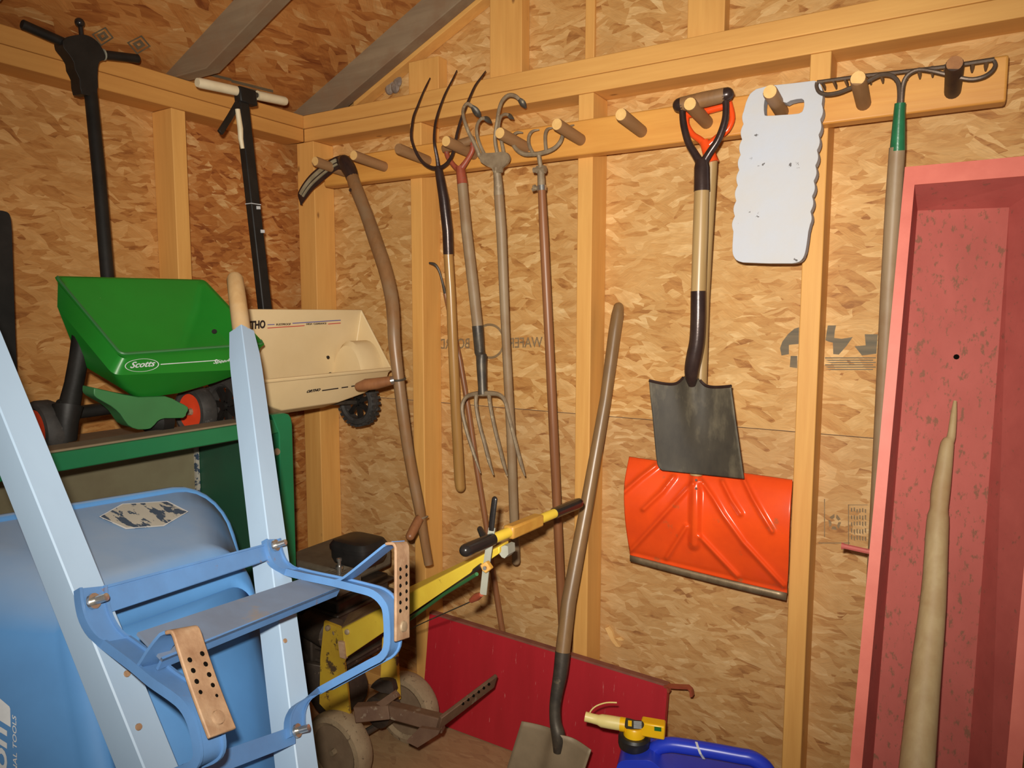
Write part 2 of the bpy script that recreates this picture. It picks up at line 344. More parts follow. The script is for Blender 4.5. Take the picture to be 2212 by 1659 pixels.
M['ortho'] = paint('cream_hopper_plastic', (.72, .56, .32), (.66, .50, .27), 4, .45, 0, None, bmp=.02)
M['ortho_grip'] = paint('cream_grip', (.72, .62, .42), (.64, .53, .34), 18, .5)
M['ink_black'] = paint('black_print', (.025, .018, .018), None, 20, .5, bmp=0)
M['ink_blue'] = paint('blue_print', (.10, .11, .38), None, 20, .5, bmp=0)
M['ink_red'] = paint('red_print', (.60, .07, .06), None, 20, .5, bmp=0)
M['ink_osb'] = paint('faded_board_print', (.19, .125, .06), (.30, .20, .10), 30, .7, bmp=0, stretch=(.4, 1, 4))
M['ink_brush'] = paint('dark_brushed_print', (.12, .10, .065), (.20, .15, .085), 12, .7, bmp=0, stretch=(.3, 1, 6))
M['paper'] = paint('crumpled_grey_scrap', (.34, .28, .23), (.12, .09, .075), 26, .5, .2)
M['splinter'] = paint('pale_splinter', (.82, .54, .22), (.74, .44, .16), 20, .6)
M['decal'] = paint('black_label', (.03, .025, .02), (.05, .04, .01), 40, .5, bmp=0)
M['green_window'] = paint('green_insert', (.02, .14, .03), None, 10, .4, bmp=0)

# ------------------------------------------------------------------ the shed shell
LT, D = .0494, .104      # lumber thickness and depth; studs' room faces lie on Y=0 (back) and X=0 (left)
TOP, SEAM = 2.194, 1.118
wb_ = tag(build('wall_back', MB().box((-.115, D, SEAM+.0012), (3.3, D+.012, 3.3)), M['osb_up'], loc=(1.6, D, 0)), kind='structure')
build('lower_sheet', MB().box((-.115, D, -.03), (3.3, D+.012, SEAM-.0012)), M['osb_lo'], wb_)
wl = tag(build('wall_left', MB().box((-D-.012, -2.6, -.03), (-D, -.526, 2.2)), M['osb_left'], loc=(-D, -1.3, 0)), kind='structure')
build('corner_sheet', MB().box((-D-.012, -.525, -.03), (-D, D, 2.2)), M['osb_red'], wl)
tag(build('floor', MB().box((-.115, -2.6, -.03), (3.3, D+.012, 0)), M['osb_floor'], loc=(0, 0, 0)), kind='structure')
# roof: rafters run up from the left wall
a0, a1 = at(717, 236, Y=0), at(995, 0, Y=0); SL = (a1.z-a0.z)/(a1.x-a0.x)
RH = .098*math.sqrt(1+SL*SL)
def zr(x): return a0.z + SL*(x-a0.x)
XS = a0.x+(TOP+.001-a0.z)/SL
def seated(y0, y1, x1=2.6): return MB().prism([V((x, y0, z)) for x, z in ((-.104, TOP+.001), (XS, TOP+.001), (x1, zr(x1)), (x1, zr(x1)+RH-.001), (-.104, zr(-.104)+RH-.001))], V((0, y1-y0, 0)))
def rafter(y0, y1, h=RH, x0=-.104, x1=2.6, dz=0):
    return MB().quadbox([(x0, y0, zr(x0)+dz), (x1, y0, zr(x1)+dz), (x1, y1, zr(x1)+dz), (x0, y1, zr(x0)+dz), (x0, y0, zr(x0)+dz+h), (x1, y0, zr(x1)+dz+h), (x1, y1, zr(x1)+dz+h), (x0, y1, zr(x0)+dz+h)])
tag(build('ceiling', rafter(-2.6, D, .012, -.25, 2.6, RH), M['osb_roof'], loc=(0, 0, 2.2)), kind='structure')
trim(seated(.001, .05), M['grey_wood'])
ry = at(399, 166, X=0).y + .02
trim(seated(ry-.05, ry), M['grey_wood']); trim(seated(ry-.66, ry-.61), M['grey_wood'])
trim(rafter(.051, D-.001, RH, XS+.06, 2.6, -.014), M['pine_x'])                 # yellow gable rafter in the wall
trim(MB().box((-D, 0, TOP-LT), (3.3, D, TOP)), M['pine_x']); trim(MB().box((0.0, 0, TOP-2*LT), (3.3, D, TOP-LT-.0012)), M['pine_x'])
trim(MB().box((-D, -2.6, TOP-LT), (0, -.0005, TOP)), M['pine_y']); trim(MB().box((-D, -2.6, TOP-2*LT), (0, -.0005, TOP-LT-.0012)), M['pine_y'])
c0 = at(641, 330, Y=0).x; c1 = at(677, 330, Y=0).x
trim(MB().box((c0, 0.0005, LT), (c1, D, TOP-2*LT-.001)), M['pine_z'])
for x in (.519, 1.166, 1.8135, 2.461): trim(MB().box((x, 0, LT), (x+LT, D, TOP-2*LT-.001)), M['pine_z'])
trim(MB().box((-D, 0, 0), (3.3, D, LT)), M['pine_x']); trim(MB().box((-D, -2.6, 0), (0, -.001, LT)), M['pine_y'])
trim(MB().box((-D, -.55, LT), (0, -.50, TOP-2*LT-.001)), M['pine_z']); trim(MB().box((-D, -1.16, LT), (0, -1.11, TOP-2*LT-.001)), M['pine_z'])
for p0, p1 in ((881, 946), (1057, 1126), (1482, 1562)):                       # short studs of the gable
    xa, xb = at(p0, 130, Y=.05).x, at(p1, 130, Y=.05).x
    trim(MB().box((xa, .052, TOP+.001), (xb, D-.001, zr(xa)-.017)), M['pine_z'])
trim(MB().box((at(1264, 100, Y=.09).x, .088, TOP+.001), (at(1284, 100, Y=.09).x, D-.001, 2.75)), M['pine_z'])
trim(MB().box((2.40, .05, TOP+.001), (2.5, D-.001, 2.9)), M['pine_z'])
# prints and flakes on the boards
def wp(px, py, e=.0007): return at(px, py, Y=D-e)
text('printed_word', 'WAFER', wp(1098, 752), wp(1172, 750), wp(1098, 730), M['ink_osb'], wb_, mirror=True, bold=.01)
text('printed_word', 'BOARD', wp(948, 754), wp(1014, 753), wp(948, 732), M['ink_osb'], wb_, mirror=True, bold=.01)
cc = wp(1058, 737); rr = .062
build('printed_ring', MB().loft([[cc+V((r*math.cos(a), -.0004, r*math.sin(a))) for a in [2*math.pi*k/36 for k in range(36)]] for r in (rr, rr*.86)], caps=False), M['ink_osb'], wb_)
def blot(pts, m='ink_brush', nm='printed_mark', par=wb_, f=wp): return build(nm, MB().prism([f(x, y) for x, y in pts], (0, .0004, 0)), M[m], par)
blot([(1726, 707), (1716, 710), (1702, 722), (1690, 738), (1685, 752), (1688, 768), (1704, 765), (1704, 745), (1725, 743)])
blot([(1708, 769), (1722, 769), (1722, 795), (1706, 793)])
blot([(1788, 703), (1806, 703), (1803, 716), (1802, 730), (1818, 732), (1842, 728), (1828, 748), (1812, 766), (1800, 765), (1799, 740), (1790, 738), (1783, 735)])
blot([(1868, 722), (1896, 722), (1893, 764), (1862, 768), (1846, 748), (1870, 746)])
for k in range(6): blot([(1782, 772+k*5), (1892-6*(k % 2), 772+k*5), (1892-6*(k % 2), 774+k*5), (1782+8*(k % 3), 774.5+k*5)])
for (x0, y0, x1, y1) in ((1832, 1090, 1834, 1178), (1832, 1090, 1874, 1091.5), (1780, 1078, 1782, 1160), (1768, 1172, 1836, 1174)): blot([(x0, y0), (x1, y0), (x1, y1), (x0, y1)], 'ink_osb')
for k in range(6):
    for j in range(5): 
        y = 1096+j*15+random.random()*4; blot([(1838+k*6, y), (1841+k*6, y), (1841+k*6, y+8+random.random()*5), (1838+k*6, y+8)], 'ink_osb')
for k in range(5):
    a = k*1.26; blot([(1803+14*math.cos(a), 1128+18*math.sin(a)), (1803+14*math.cos(a+.9), 1128+18*math.sin(a+.9)), (1803+8*math.cos(a+.9), 1128+10*math.sin(a+.9)), (1803+8*math.cos(a), 1128+10*math.sin(a))], 'ink_osb')
def roofp(px, py):
    n = V((-SL, 0, 1)).normalized(); return onpl(px, py, V((0, 0, zr(0)+RH-.0006)), n)
ce = bpy.data.objects['ceiling']
for cx_, cy_, w in ((300, 96, 26), (222, 78, 24)):
    for s, t in ((1, .8), (.55, .35)):
        q = [(cx_-w*s, cy_-4*s), (cx_+6*s, cy_-20*s), (cx_+w*s, cy_+4*s), (cx_-4*s, cy_+22*s)]; q2 = [(cx_+(x-cx_)*t, cy_+(y-cy_)*t) for x, y in q]
        build('printed_frame', MB().loft([[roofp(*p) for p in q], [roofp(*p) for p in q2]], caps=False), M['ink_brush'], ce)
for x0, x1, y in ((415, 470, 140), (430, 500, 152), (500, 590, 172), (520, 610, 186)):
    build('printed_mark', MB().loft([[roofp(x0, y), roofp(x1, y+(x1-x0)*.25), roofp(x1, y+6+(x1-x0)*.25), roofp(x0, y+6)]]), M['ink_brush'], ce)
build('loose_flake', MB().prism([at(x, y, Y=D-.012) for x, y in ((1307, 1357), (1314, 1354), (1322, 1364), (1327, 1380), (1339, 1398), (1331, 1397), (1320, 1384))], (0, .011, 0)), M['splinter'], wb_)
build('loose_flake', MB().prism([at(x, y, Y=D-.008) for x, y in ((1329, 1378), (1339, 1377), (1346, 1384), (1336, 1384))], (0, .007, 0)), M['splinter'], wb_)
pw = MB(); c = at(850, 168, Y=D-.012)
for k in range(9): pw.ball(c+V((random.uniform(-.025, .025), 0, random.uniform(-.038, .036))), random.uniform(.013, .022), 1, .7, 1.2, 7)
tag(build('paper_scrap', pw, M['paper'], sharp=15), 'crumpled silvery grey scrap stuck to the gable boards under the grey rafter', 'scrap')

# ------------------------------------------------------------------ peg rail
RY = -.0494
rl = thing('peg_rail', 'long pine board with eleven round pegs nailed across the studs', 'peg rail', (1.2, RY, 1.9))
xl, xr = at(700, 395, Y=RY).x, at(2175, 190, Y=RY).x
build('board', MB().box((xl, RY, 1.907), (xr, -.0005, 2.006)), M['rail'], rl, bevel=.005)
PEG = [.257, .445, .635, .822, 1.014, 1.199, 1.387, 1.570, 1.760, 1.946, 2.127]
for k, x in enumerate(PEG):
    mb = MB(); p0 = V((x, RY+.004, 1.949-(k > 8)*.006)); p1 = V((x+(.012 if k == 0 else .003), RY-.152+(k == 2)*.0, 1.960))
    mb.tube([p0, lerp(p0, p1, .97), p1], [.0168, .0168, .0155], 16)
    dk = k == 10
    pg = build('peg', mb, M['peg_dark' if dk else 'peg'], rl)
    build('cut_end', MB().tube([p1-V((0, .0, 0)), p1+V((0, -.0012, 0))], .0150, 16), M['peg_dark_end' if dk else ('peg' if k == 2 else 'peg_end')], pg)
    if dk: pg['label'] = 'dark peg near the right end'

def path(pts): return [at(p[0], p[1], Y=p[2]) for p in pts]
def wtube(mb, pts, **kw):
    """tube through (photo x, y, depth Y, width in photo pixels)"""
    P = path(pts); return mb.tube(P, [rp(p[3], q) for p, q in zip(pts, P)], **kw)
def smooth(pts, n=4):
    """Catmull-Rom resample of a list of tuples"""
    out = []; m = len(pts)
    for i in range(m-1):
        a, b, c, d = pts[max(i-1, 0)], pts[i], pts[i+1], pts[min(i+2, m-1)]
        for k in range(n):
            t = k/n; out.append(tuple(.5*((2*q)+(-p+r)*t+(2*p-5*q+4*r-s)*t*t+(-p+3*q-3*r+s)*t**3) for p, q, r, s in zip(a, b, c, d)))
    return out+[tuple(pts[-1])]

# ------------------------------------------------------------------ scythe
t = thing('scythe', 'old scythe with curved brown wooden snath hanging left of the pitchfork', 'scythe', at(926, 1219, Y=-.2))
sn = [(756, 366, -.13, 26), (769, 406, -.14, 28), (790, 459, -.16, 28), (811, 520, -.19, 30), (831, 580, -.22, 30), (845, 640, -.245, 29), (850, 690, -.26, 28), (852, 740, -.27, 27), (861, 820, -.27, 25), (871, 899, -.26, 25), (882, 975, -.245, 24), (894, 1040, -.23, 24), (906, 1100, -.22, 23), (914, 1150, -.21, 20), (926, 1219, -.2, 19)]
build('snath', wtube(MB(), smooth(sn), seg=14), M['handle_brown'], t)
build('socket', wtube(MB(), smooth([(737, 343, -.125, 16), (744, 348, -.127, 28), (751, 360, -.129, 32), (758, 374, -.132, 30), (761, 384, -.134, 28)]), seg=14, round0=True), M['steel_black'], t)
up_ = smooth([(741, 334), (723, 339), (702, 351), (678, 369), (662, 386), (649, 405), (643, 422), (651, 443)], 3)
lo_ = smooth([(744, 372), (731, 366), (709, 381), (691, 397), (676, 410), (664, 425), (658, 433), (651, 443)], 3)
mb = MB(); rings = []
for i, ((a, b), (c, e)) in enumerate(zip(up_, lo_)):
    s = i/(len(up_)-1); y = -.128+.03*s; pu, pl_ = at(a, b, Y=y), at(c, e, Y=y)
    mid = lerp(pu, pl_, .5); rings.append([pu, mid+V((0, -.006, 0)), pl_, mid+V((0, .006, 0))])
bl = build('blade', mb.loft(rings), M['steel_black'], t)
mb = MB()
for lo, hi in ((.13, .40), (.50, .64)):
    rg = []
    for i in range(3, len(up_)-4):
        (a, b), (c, e) = up_[i], lo_[i]; s = i/(len(up_)-1); y = -.1365+.03*s
        q = [at(a+(c-a)*f, b+(e-b)*f, Y=y) for f in (lo, hi)]; rg.append([q[0], q[1], q[1]+V((0, .006, 0)), q[0]+V((0, .006, 0))])
    mb.loft(rg)
tag(build('worn_stripe', mb, M['steel_pale'], bl), 'pale worn stripe along the blade')
build('bolt', MB().lathe([(0, .006), (.006, .006)], at(759, 411, Y=-.158), (0, -1, 0), 10), M['steel_black'], t)
g = build('nib_grip', wtube(MB(), [(776, 835, -.33, 20), (790, 831, -.325, 26), (815, 828, -.315, 25), (846, 822, -.30, 20)], seg=12, round0=True), M['handle_red'], t)
build('ring', MB().tube([at(861, 819, Y=-.272)+V((.021*math.cos(a), .021*math.sin(a), .003*math.sin(a))) for a in [2*math.pi*k/16 for k in range(16)]], .0035, 6, closed=True), M['steel_dark'], g)
build('ferrule', wtube(MB(), [(843, 823, -.30, 20), (851, 821, -.293, 18)], seg=10), M['steel_bright'], g)
g = build('nib_grip', wtube(MB(), [(886, 1158, -.29, 20), (893, 1145, -.27, 21), (905, 1122, -.24, 21), (909, 1118, -.235, 18)], seg=12, round0=True), M['handle_red'], t)
build('ring', MB().tube([at(911, 1122, Y=-.218)+V((.019*math.cos(a), .019*math.sin(a), .012*math.cos(a))) for a in [2*math.pi*k/16 for k in range(16)]], .003, 6, closed=True), M['steel_dull'], g)

# ------------------------------------------------------------------ pitchfork
t = thing('pitchfork', 'three-tined hay fork with black socket, tines up past the top plate', 'pitchfork', at(995, 1055, Y=-.04))
build('handle', wtube(MB(), [(968, 545, -.10, 21), (974, 640, -.09, 21), (985, 898, -.06, 22), (993, 1040, -.045, 23), (994.5, 1052, -.044, 22)], seg=14, round1=True), M['handle_gold'], t)
build('socket', wtube(MB(), [(947, 360, -.13, 16), (948, 369, -.13, 18), (959, 431, -.12, 23), (967, 500, -.107, 23.5), (968.7, 549, -.099, 23)], seg=16), M['steel_black'], t)
TN = ([(929, 168.5, -.02, 2.5), (919, 189, -.045, 4), (909, 212, -.07, 4.6), (901.5, 231, -.09, 5), (894, 249.5, -.11, 5.4), (890, 272, -.13, 6), (888.5, 296, -.145, 6.4), (894, 317.5, -.15, 7), (905, 340, -.145, 7.5), (918, 355, -.14, 8), (934, 363, -.135, 9), (947, 363, -.13, 10)],
      [(987, 152, -.02, 2.5), (975, 177, -.045, 4), (963, 200, -.07, 4.6), (954, 222, -.09, 5), (946, 245, -.11, 5.6), (940.5, 267.5, -.13, 6), (938, 293, -.145, 6.4), (939, 314, -.15, 7), (944, 340, -.14, 8), (947, 362, -.13, 10)],
      [(1049, 153.6, -.02, 2.5), (1039, 168, -.045, 4.4), (1026, 186, -.07, 5), (1012, 217, -.10, 5.4), (998, 252, -.13, 6), (987, 290, -.15, 6.4), (980, 326, -.15, 7), (970, 348, -.14, 8), (957, 360, -.135, 9), (947, 363, -.13, 10)])
for q in TN: build('tine', wtube(MB(), smooth(q, 3), seg=8), M['steel_black'], t)

# ------------------------------------------------------------------ thin long-handled weeder behind the pitchfork
t = thing('weeder', 'thin brown-handled weeder with a small hooked head behind the pitchfork handle', 'weeder', at(1110, 1500, Y=-.03))
build('handle', wtube(MB(), [(962, 634, -.012, 11), (993, 775, .02, 12), (1011, 880, .03, 12.5), (1030, 1010, .04, 13), (1051, 1138, .045, 13), (1066, 1245, .05, 13), (1084, 1356, .05, 13), (1105, 1480, .05, 13)], seg=10, round1=True), M['handle_red'], t)
build('hook', wtube(MB(), smooth([(927, 568, -.03, 4), (938, 571, -.025, 7), (946, 580, -.02, 6), (952, 596, -.015, 5), (957, 615, -.012, 6), (962, 636, -.012, 8)]), seg=8), M['steel_dark'], t)

# ------------------------------------------------------------------ spading fork
t = thing('spading_fork', 'four-tined digging fork hanging tines down by its red-brown D handle', 'garden fork', at(1080, 1028, Y=-.12))
build('shaft', wtube(MB(), [(998, 392, -.12, 22), (1008, 500, -.12, 23), (1021, 610, -.12, 23.5), (1032, 708, -.12, 23)], seg=14), M['handle_grey'], t)
dg = MB(); wtube(dg, smooth([(964, 322, -.125, 12), (967, 338, -.125, 11), (980, 357, -.123, 11), (992, 368, -.12, 13)]), seg=10)
wtube(dg, smooth([(1021, 306, -.115, 12), (1020, 326, -.116, 12), (1009, 346, -.118, 12), (998, 362, -.12, 15)]), seg=10)
wtube(dg, [(994, 360, -.12, 20), (996, 375, -.12, 21), (999, 398, -.12, 23)], seg=14)
dh = build('handle_yoke', dg, M['red_enamel'], t)
tag(build('grip', wtube(MB(), [(957, 322, -.127, 15), (962, 321, -.126, 19), (1018, 303, -.115, 19), (1024, 301, -.114, 15)], seg=12), M['handle_brown'], dh), 'brown wooden grip bar')
build('ferrule', wtube(MB(), [(1031.5, 704, -.12, 24.5), (1036, 762, -.12, 22), (1040, 768, -.122, 24), (1040, 790, -.124, 22), (1042, 838, -.126, 19), (1043, 852, -.127, 22)], seg=14), M['steel_dark'], t)
for q in ([(1046, 850, -.128, 13), (1020, 852, -.13, 10), (1004, 861, -.135, 9), (998, 883, -.14, 8.4), (1004, 916, -.14, 8.2), (1013, 948, -.135, 8.4), (1024, 981, -.13, 8), (1038, 1022, -.125, 3)],
          [(1030, 852, -.128, 10), (1028, 862, -.135, 8.4), (1029, 883, -.14, 8), (1036, 919, -.14, 8), (1047, 959, -.135, 8.4), (1056, 995, -.13, 8), (1066, 1026, -.125, 3)],
          [(1056, 852, -.128, 10), (1057, 862, -.135, 8.4), (1060, 883, -.14, 8), (1069, 927, -.14, 8), (1081, 974, -.135, 8.4), (1088, 1002, -.13, 8), (1096, 1028, -.125, 3)],
          [(1044, 850, -.128, 13), (1074, 851, -.13, 10), (1090, 864, -.135, 9), (1098, 894, -.14, 8.4), (1107, 930, -.14, 8.2), (1118, 974, -.135, 8.4), (1126, 1003, -.13, 8), (1134, 1028, -.125, 3)]):
    build('tine', wtube(MB(), smooth(q, 3), seg=8), M['steel_dull'], t)

# ------------------------------------------------------------------ hooked cultivator with spade tips
t = thing('cultivator', 'grey cultivator with four hooked prongs ending in spade tips', 'cultivator', at(1115, 1220, Y=-.05))
build('handle', wtube(MB(), [(1077, 415, -.155, 21), (1083, 500, -.15, 22), (1092, 717, -.12, 19), (1103.5, 934, -.09, 20), (1109.5, 1100, -.065, 20), (1114.5, 1212, -.05, 18.5)], seg=14, round1=True), M['handle_grey'], t)
hd = MB(); hd.prism([at(x, y, Y=-.175) for x, y in smooth([(1032, 333), (1040, 331), (1062, 330), (1088, 328), (1098, 334), (1099, 345), (1092, 356), (1084, 363), (1082, 372), (1066, 372), (1062, 364), (1050, 358), (1038, 350)], 3)], (0, .009, 0))
wtube(hd, [(1073, 362, -.165, 17), (1076, 395, -.16, 19), (1077.5, 421, -.155, 22)], seg=14)
build('head_plate', hd, M['steel_dull'], t, bevel=.002)
for q, tip in (([(1037, 338, -.17, 10), (1025, 310, -.175, 9), (1011, 283, -.18, 8), (1002, 256, -.175, 7.5), (1000, 240, -.165, 7), (1004, 228, -.15, 7), (1011, 224, -.14, 8), (1020, 230, -.125, 8)], [(1018, 228, -.13, 6), (1026, 237, -.12, 15), (1033, 247, -.11, 14), (1039, 255, -.10, 3)]),
               ([(1047, 335, -.165, 9), (1037, 314, -.165, 8), (1030, 290, -.165, 7.5), (1031, 270, -.155, 7), (1038, 258, -.145, 7), (1045, 255, -.135, 8)], [(1043, 255, -.137, 6), (1051, 257, -.125, 13), (1057, 261, -.115, 12), (1062, 266, -.105, 4)]),
               ([(1075, 335, -.165, 9), (1069, 300, -.17, 8), (1074, 262, -.17, 8), (1078, 237, -.16, 8), (1085, 218, -.145, 8), (1098, 206, -.125, 9), (1112, 207, -.105, 9), (1121, 214, -.095, 8)], [(1119, 212, -.097, 6), (1126, 219, -.085, 13), (1131, 226, -.078, 13), (1136, 234, -.07, 4)]),
               ([(1089, 335, -.16, 9), (1083, 305, -.16, 7.5), (1077, 276, -.155, 7.5), (1081, 254, -.145, 7), (1090, 247, -.13, 7), (1097, 248, -.12, 7)], [(1095, 247, -.122, 6), (1102, 251, -.11, 12), (1110, 257, -.10, 4)])):
    pr = build('prong', wtube(MB(), smooth(q, 3), seg=8), M['steel_dull'], t)
    build('spade_tip', wtube(MB(), smooth(tip, 3), seg=8, flat=.45), M['steel_dark'], pr)

# ------------------------------------------------------------------ small four-tined cultivator
t = thing('hand_cultivator', 'long-handled small fork with four curled tines and a shiny hose clamp', 'cultivator', at(1217, 1372, Y=-.05))
build('handle', wtube(MB(), [(1170, 405, -.12, 17), (1174.5, 500, -.115, 20), (1187, 753, -.10, 20), (1203.5, 1100, -.07, 20), (1216, 1365, -.05, 19)], seg=14, round1=True), M['handle_red'], t)
fr = build('ferrule', wtube(MB(), [(1168, 360, -.12, 15), (1170, 412, -.12, 18)], seg=14), M['steel_dull'], t)
nb = MB()
for q in ([(1130, 287, -.09, 3), (1118, 286, -.10, 6), (1109, 293, -.115, 7), (1107, 309, -.125, 8), (1117, 324, -.13, 9), (1133, 333, -.13, 10), (1152, 333, -.128, 10), (1166, 332, -.126, 10)],
          [(1165, 280, -.09, 3), (1151, 283, -.10, 6), (1143, 293, -.115, 7), (1142, 309, -.125, 8), (1147, 323, -.128, 8), (1152, 332, -.128, 9)],
          [(1195, 276, -.09, 3), (1183, 279, -.10, 7), (1178, 291, -.115, 8), (1178, 310, -.125, 8), (1180, 327, -.127, 9)],
          [(1240, 270, -.07, 3), (1226, 275, -.09, 6), (1217, 288, -.11, 8), (1211, 305, -.12, 9), (1199, 319, -.125, 9), (1183, 327, -.126, 10), (1164, 332, -.126, 10)]):
    build('tine', wtube(MB(), smooth(q, 3), seg=8), M['steel_dull'], t)
build('neck', wtube(MB(), [(1163, 330, -.126, 10), (1168, 362, -.12, 10)], seg=10), M['steel_dull'], t)
cl = MB(); wtube(cl, [(1170, 401, -.12, 21), (1170.5, 412, -.12, 21)], seg=16); hc = build('hose_clamp', cl, M['steel_bright'], t)
sc = MB(); wtube(sc, [(1150, 410, -.125, 8), (1161, 406, -.125, 8)], seg=8); wtube(sc, [(1153, 406, -.125, 13), (1157, 405, -.125, 13)], seg=8); build('clamp_screw', sc, M['steel_dull'], hc)
tb = MB(); wtube(tb, [(1152, 368, -.125, 12), (1162, 367, -.123, 12)], seg=6); wtube(tb, [(1160, 367, -.12, 18), (1178, 366, -.12, 18)], seg=6); build('ferrule_tab', tb, M['steel_dull'], fr)

# ------------------------------------------------------------------ snow shovel (behind the D-handled shovel)
t = thing('snow_shovel', 'wide ribbed orange plastic snow shovel hanging behind the black D-handled shovel', 'snow shovel', at(1530, 1250, Y=-.04))
build('shaft', wtube(MB(), [(1537, 345, -.085, 27), (1519, 640, -.075, 27), (1513, 830, -.068, 27), (1503.5, 1026, -.075, 27)], seg=14), M['handle_ash'], t)
dg = MB(); ry_ = -.09
wtube(dg, smooth([(1483, 246, ry_, 14), (1483, 268, ry_, 13), (1496, 290, ry_, 13), (1514, 303, ry_, 15), (1527, 318, ry_, 18)]), seg=10, round0=True)
wtube(dg, smooth([(1575, 222, ry_, 14), (1582, 255, ry_, 13), (1571, 281, ry_, 14), (1550, 297, ry_, 15), (1527, 318, ry_, 18)]), seg=10, round0=True)
wtube(dg, [(1484, 247, ry_, 17), (1530, 238, ry_, 17), (1574, 226, ry_, 17)], seg=12, round0=True, round1=True)
wtube(dg, [(1521, 305, ry_, 20), (1531, 330, ry_, 27), (1537, 352, ry_, 32)], seg=12)
build('grip', dg, M['orange'], t)
RIB = [[(1495, 1045), (1440, 1105), (1362, 1190)], [(1418, 1005), (1385, 1030), (1348, 1062)], [(1482, 1138), (1440, 1205)], [(1455, 1030), (1430, 1062), (1390, 1100)],
       [(1516, 1040), (1540, 1075), (1562, 1112), (1605, 1172), (1692, 1266)], [(1606, 1035), (1625, 1075), (1645, 1110), (1668, 1148)], [(1512, 1160), (1545, 1195), (1592, 1245)], [(1560, 1040), (1580, 1080), (1600, 1110)]]
def segd(p, a, b):
    ax, ay = a; bx, by = b; t_ = max(0, min(1, ((p[0]-ax)*(bx-ax)+(p[1]-ay)*(by-ay))/((bx-ax)**2+(by-ay)**2))); return math.hypot(p[0]-ax-t_*(bx-ax), p[1]-ay-t_*(by-ay))
LEd = smooth([(1359, 986), (1349, 1040), (1348, 1090), (1352, 1140), (1361, 1200)], 6); REd = smooth([(1712, 1036), (1708, 1090), (1705, 1150), (1703, 1215), (1700, 1283)], 6)
def sshov(u, v):
    k = v*(len(LEd)-1); i = min(int(k), len(LEd)-2); f = k-i
    a = (LEd[i][0]+(LEd[i+1][0]-LEd[i][0])*f, LEd[i][1]+(LEd[i+1][1]-LEd[i][1])*f); b = (REd[i][0]+(REd[i+1][0]-REd[i][0])*f, REd[i][1]+(REd[i+1][1]-REd[i][1])*f)
    x = a[0]+(b[0]-a[0])*u; y = a[1]+(b[1]-a[1])*u + (8*math.sin(math.pi*u) if v > .9 else 0)*(v-.9)*10*.0
    h = .045+.045*math.sin(math.pi*min(1, v*1.05))**.8 - .02*math.cos(2*math.pi*(u-.5))*.3
    e = sum(.0115*math.exp(-(min(segd((x, y), r[j], r[j+1]) for j in range(len(r)-1))/5.2)**2) for r in RIB)
    e += .016*min(1, max(0, 1.4-segd((x, y), (1503, 1030), (1500, 1175))/11.0))
    return at(x, y, Y=-(h+e))
build('scoop', MB().grid(sshov, 140, 90), M['orange'], t, solid=.004, soff=-1, sharp=60)
def stripf(u, v):
    a = (1361+(1700-1361)*u, 1199+(1281-1199)*u+2*math.sin(math.pi*u)); b = (1361+(1698-1361)*u, 1212+(1297-1212)*u+2*math.sin(math.pi*u))
    return at(a[0]+(b[0]-a[0])*v, a[1]+(b[1]-a[1])*v, Y=-.052-.004*math.sin(math.pi*u))
build('wear_strip', MB().grid(stripf, 16, 2), M['aluminium'], t, solid=.004, soff=0)
for y in (1037, 1055): build('rivet', MB().lathe([(0, .0035), (.003, .0025)], at(1504, y, Y=-.108), (0, -1, 0), 8), M['steel_bright'], t)

# ------------------------------------------------------------------ D-handled square shovel
t = thing('square_shovel', 'black square-mouth shovel hanging by its D handle in front of the orange snow shovel', 'shovel', at(1517, 1030, Y=-.13))
build('shaft', wtube(MB(), [(1516, 405, -.165, 32), (1513, 500, -.165, 32.5), (1508.5, 634, -.165, 32)], seg=18), M['handle_ash'], t)
dg = MB()
wtube(dg, smooth([(1474, 232, -.165, 15), (1474, 245, -.165, 14), (1477, 272, -.165, 15), (1487, 308, -.165, 16), (1502, 334, -.165, 17), (1511, 352, -.165, 19), (1512, 380, -.165, 20)]), seg=12)
wtube(dg, smooth([(1567, 214, -.165, 15), (1568, 235, -.165, 14), (1565, 264, -.165, 15), (1551, 302, -.165, 16), (1532, 331, -.165, 17), (1521, 352, -.165, 19), (1519, 380, -.165, 20)]), seg=12)
wtube(dg, [(1516, 345, -.165, 26), (1516, 362, -.165, 33), (1516, 413, -.165, 34.5)], seg=18)
wtube(dg, [(1468, 227, -.165, 30), (1476, 225, -.165, 31)], seg=16, round0=True); wtube(dg, [(1563, 206, -.165, 31), (1570, 204, -.165, 30)], seg=16, round1=True)
yk = build('handle_yoke', dg, M['steel_black'], t)
tag(build('grip', wtube(MB(), [(1473, 225.5, -.165, 31), (1520, 215, -.165, 33), (1566, 205, -.165, 31)], seg=18), M['handle_brown'], yk), 'brown wooden grip bar')
build('socket', wtube(MB(), smooth([(1508.5, 629, -.165, 33), (1508, 690, -.165, 33), (1505.5, 736, -.163, 33), (1500, 767, -.16, 34), (1496, 788, -.157, 33), (1494, 803, -.153, 31), (1494, 818, -.146, 26), (1495, 832, -.137, 16)]), seg=18), M['steel_black'], t)
LE = smooth([(1402, 822), (1405, 860), (1409, 895), (1414, 950), (1420, 1003), (1431, 1016)], 4); RE = smooth([(1579, 834), (1584, 870), (1589, 907), (1596, 955), (1603, 1005), (1607, 1034)], 4)
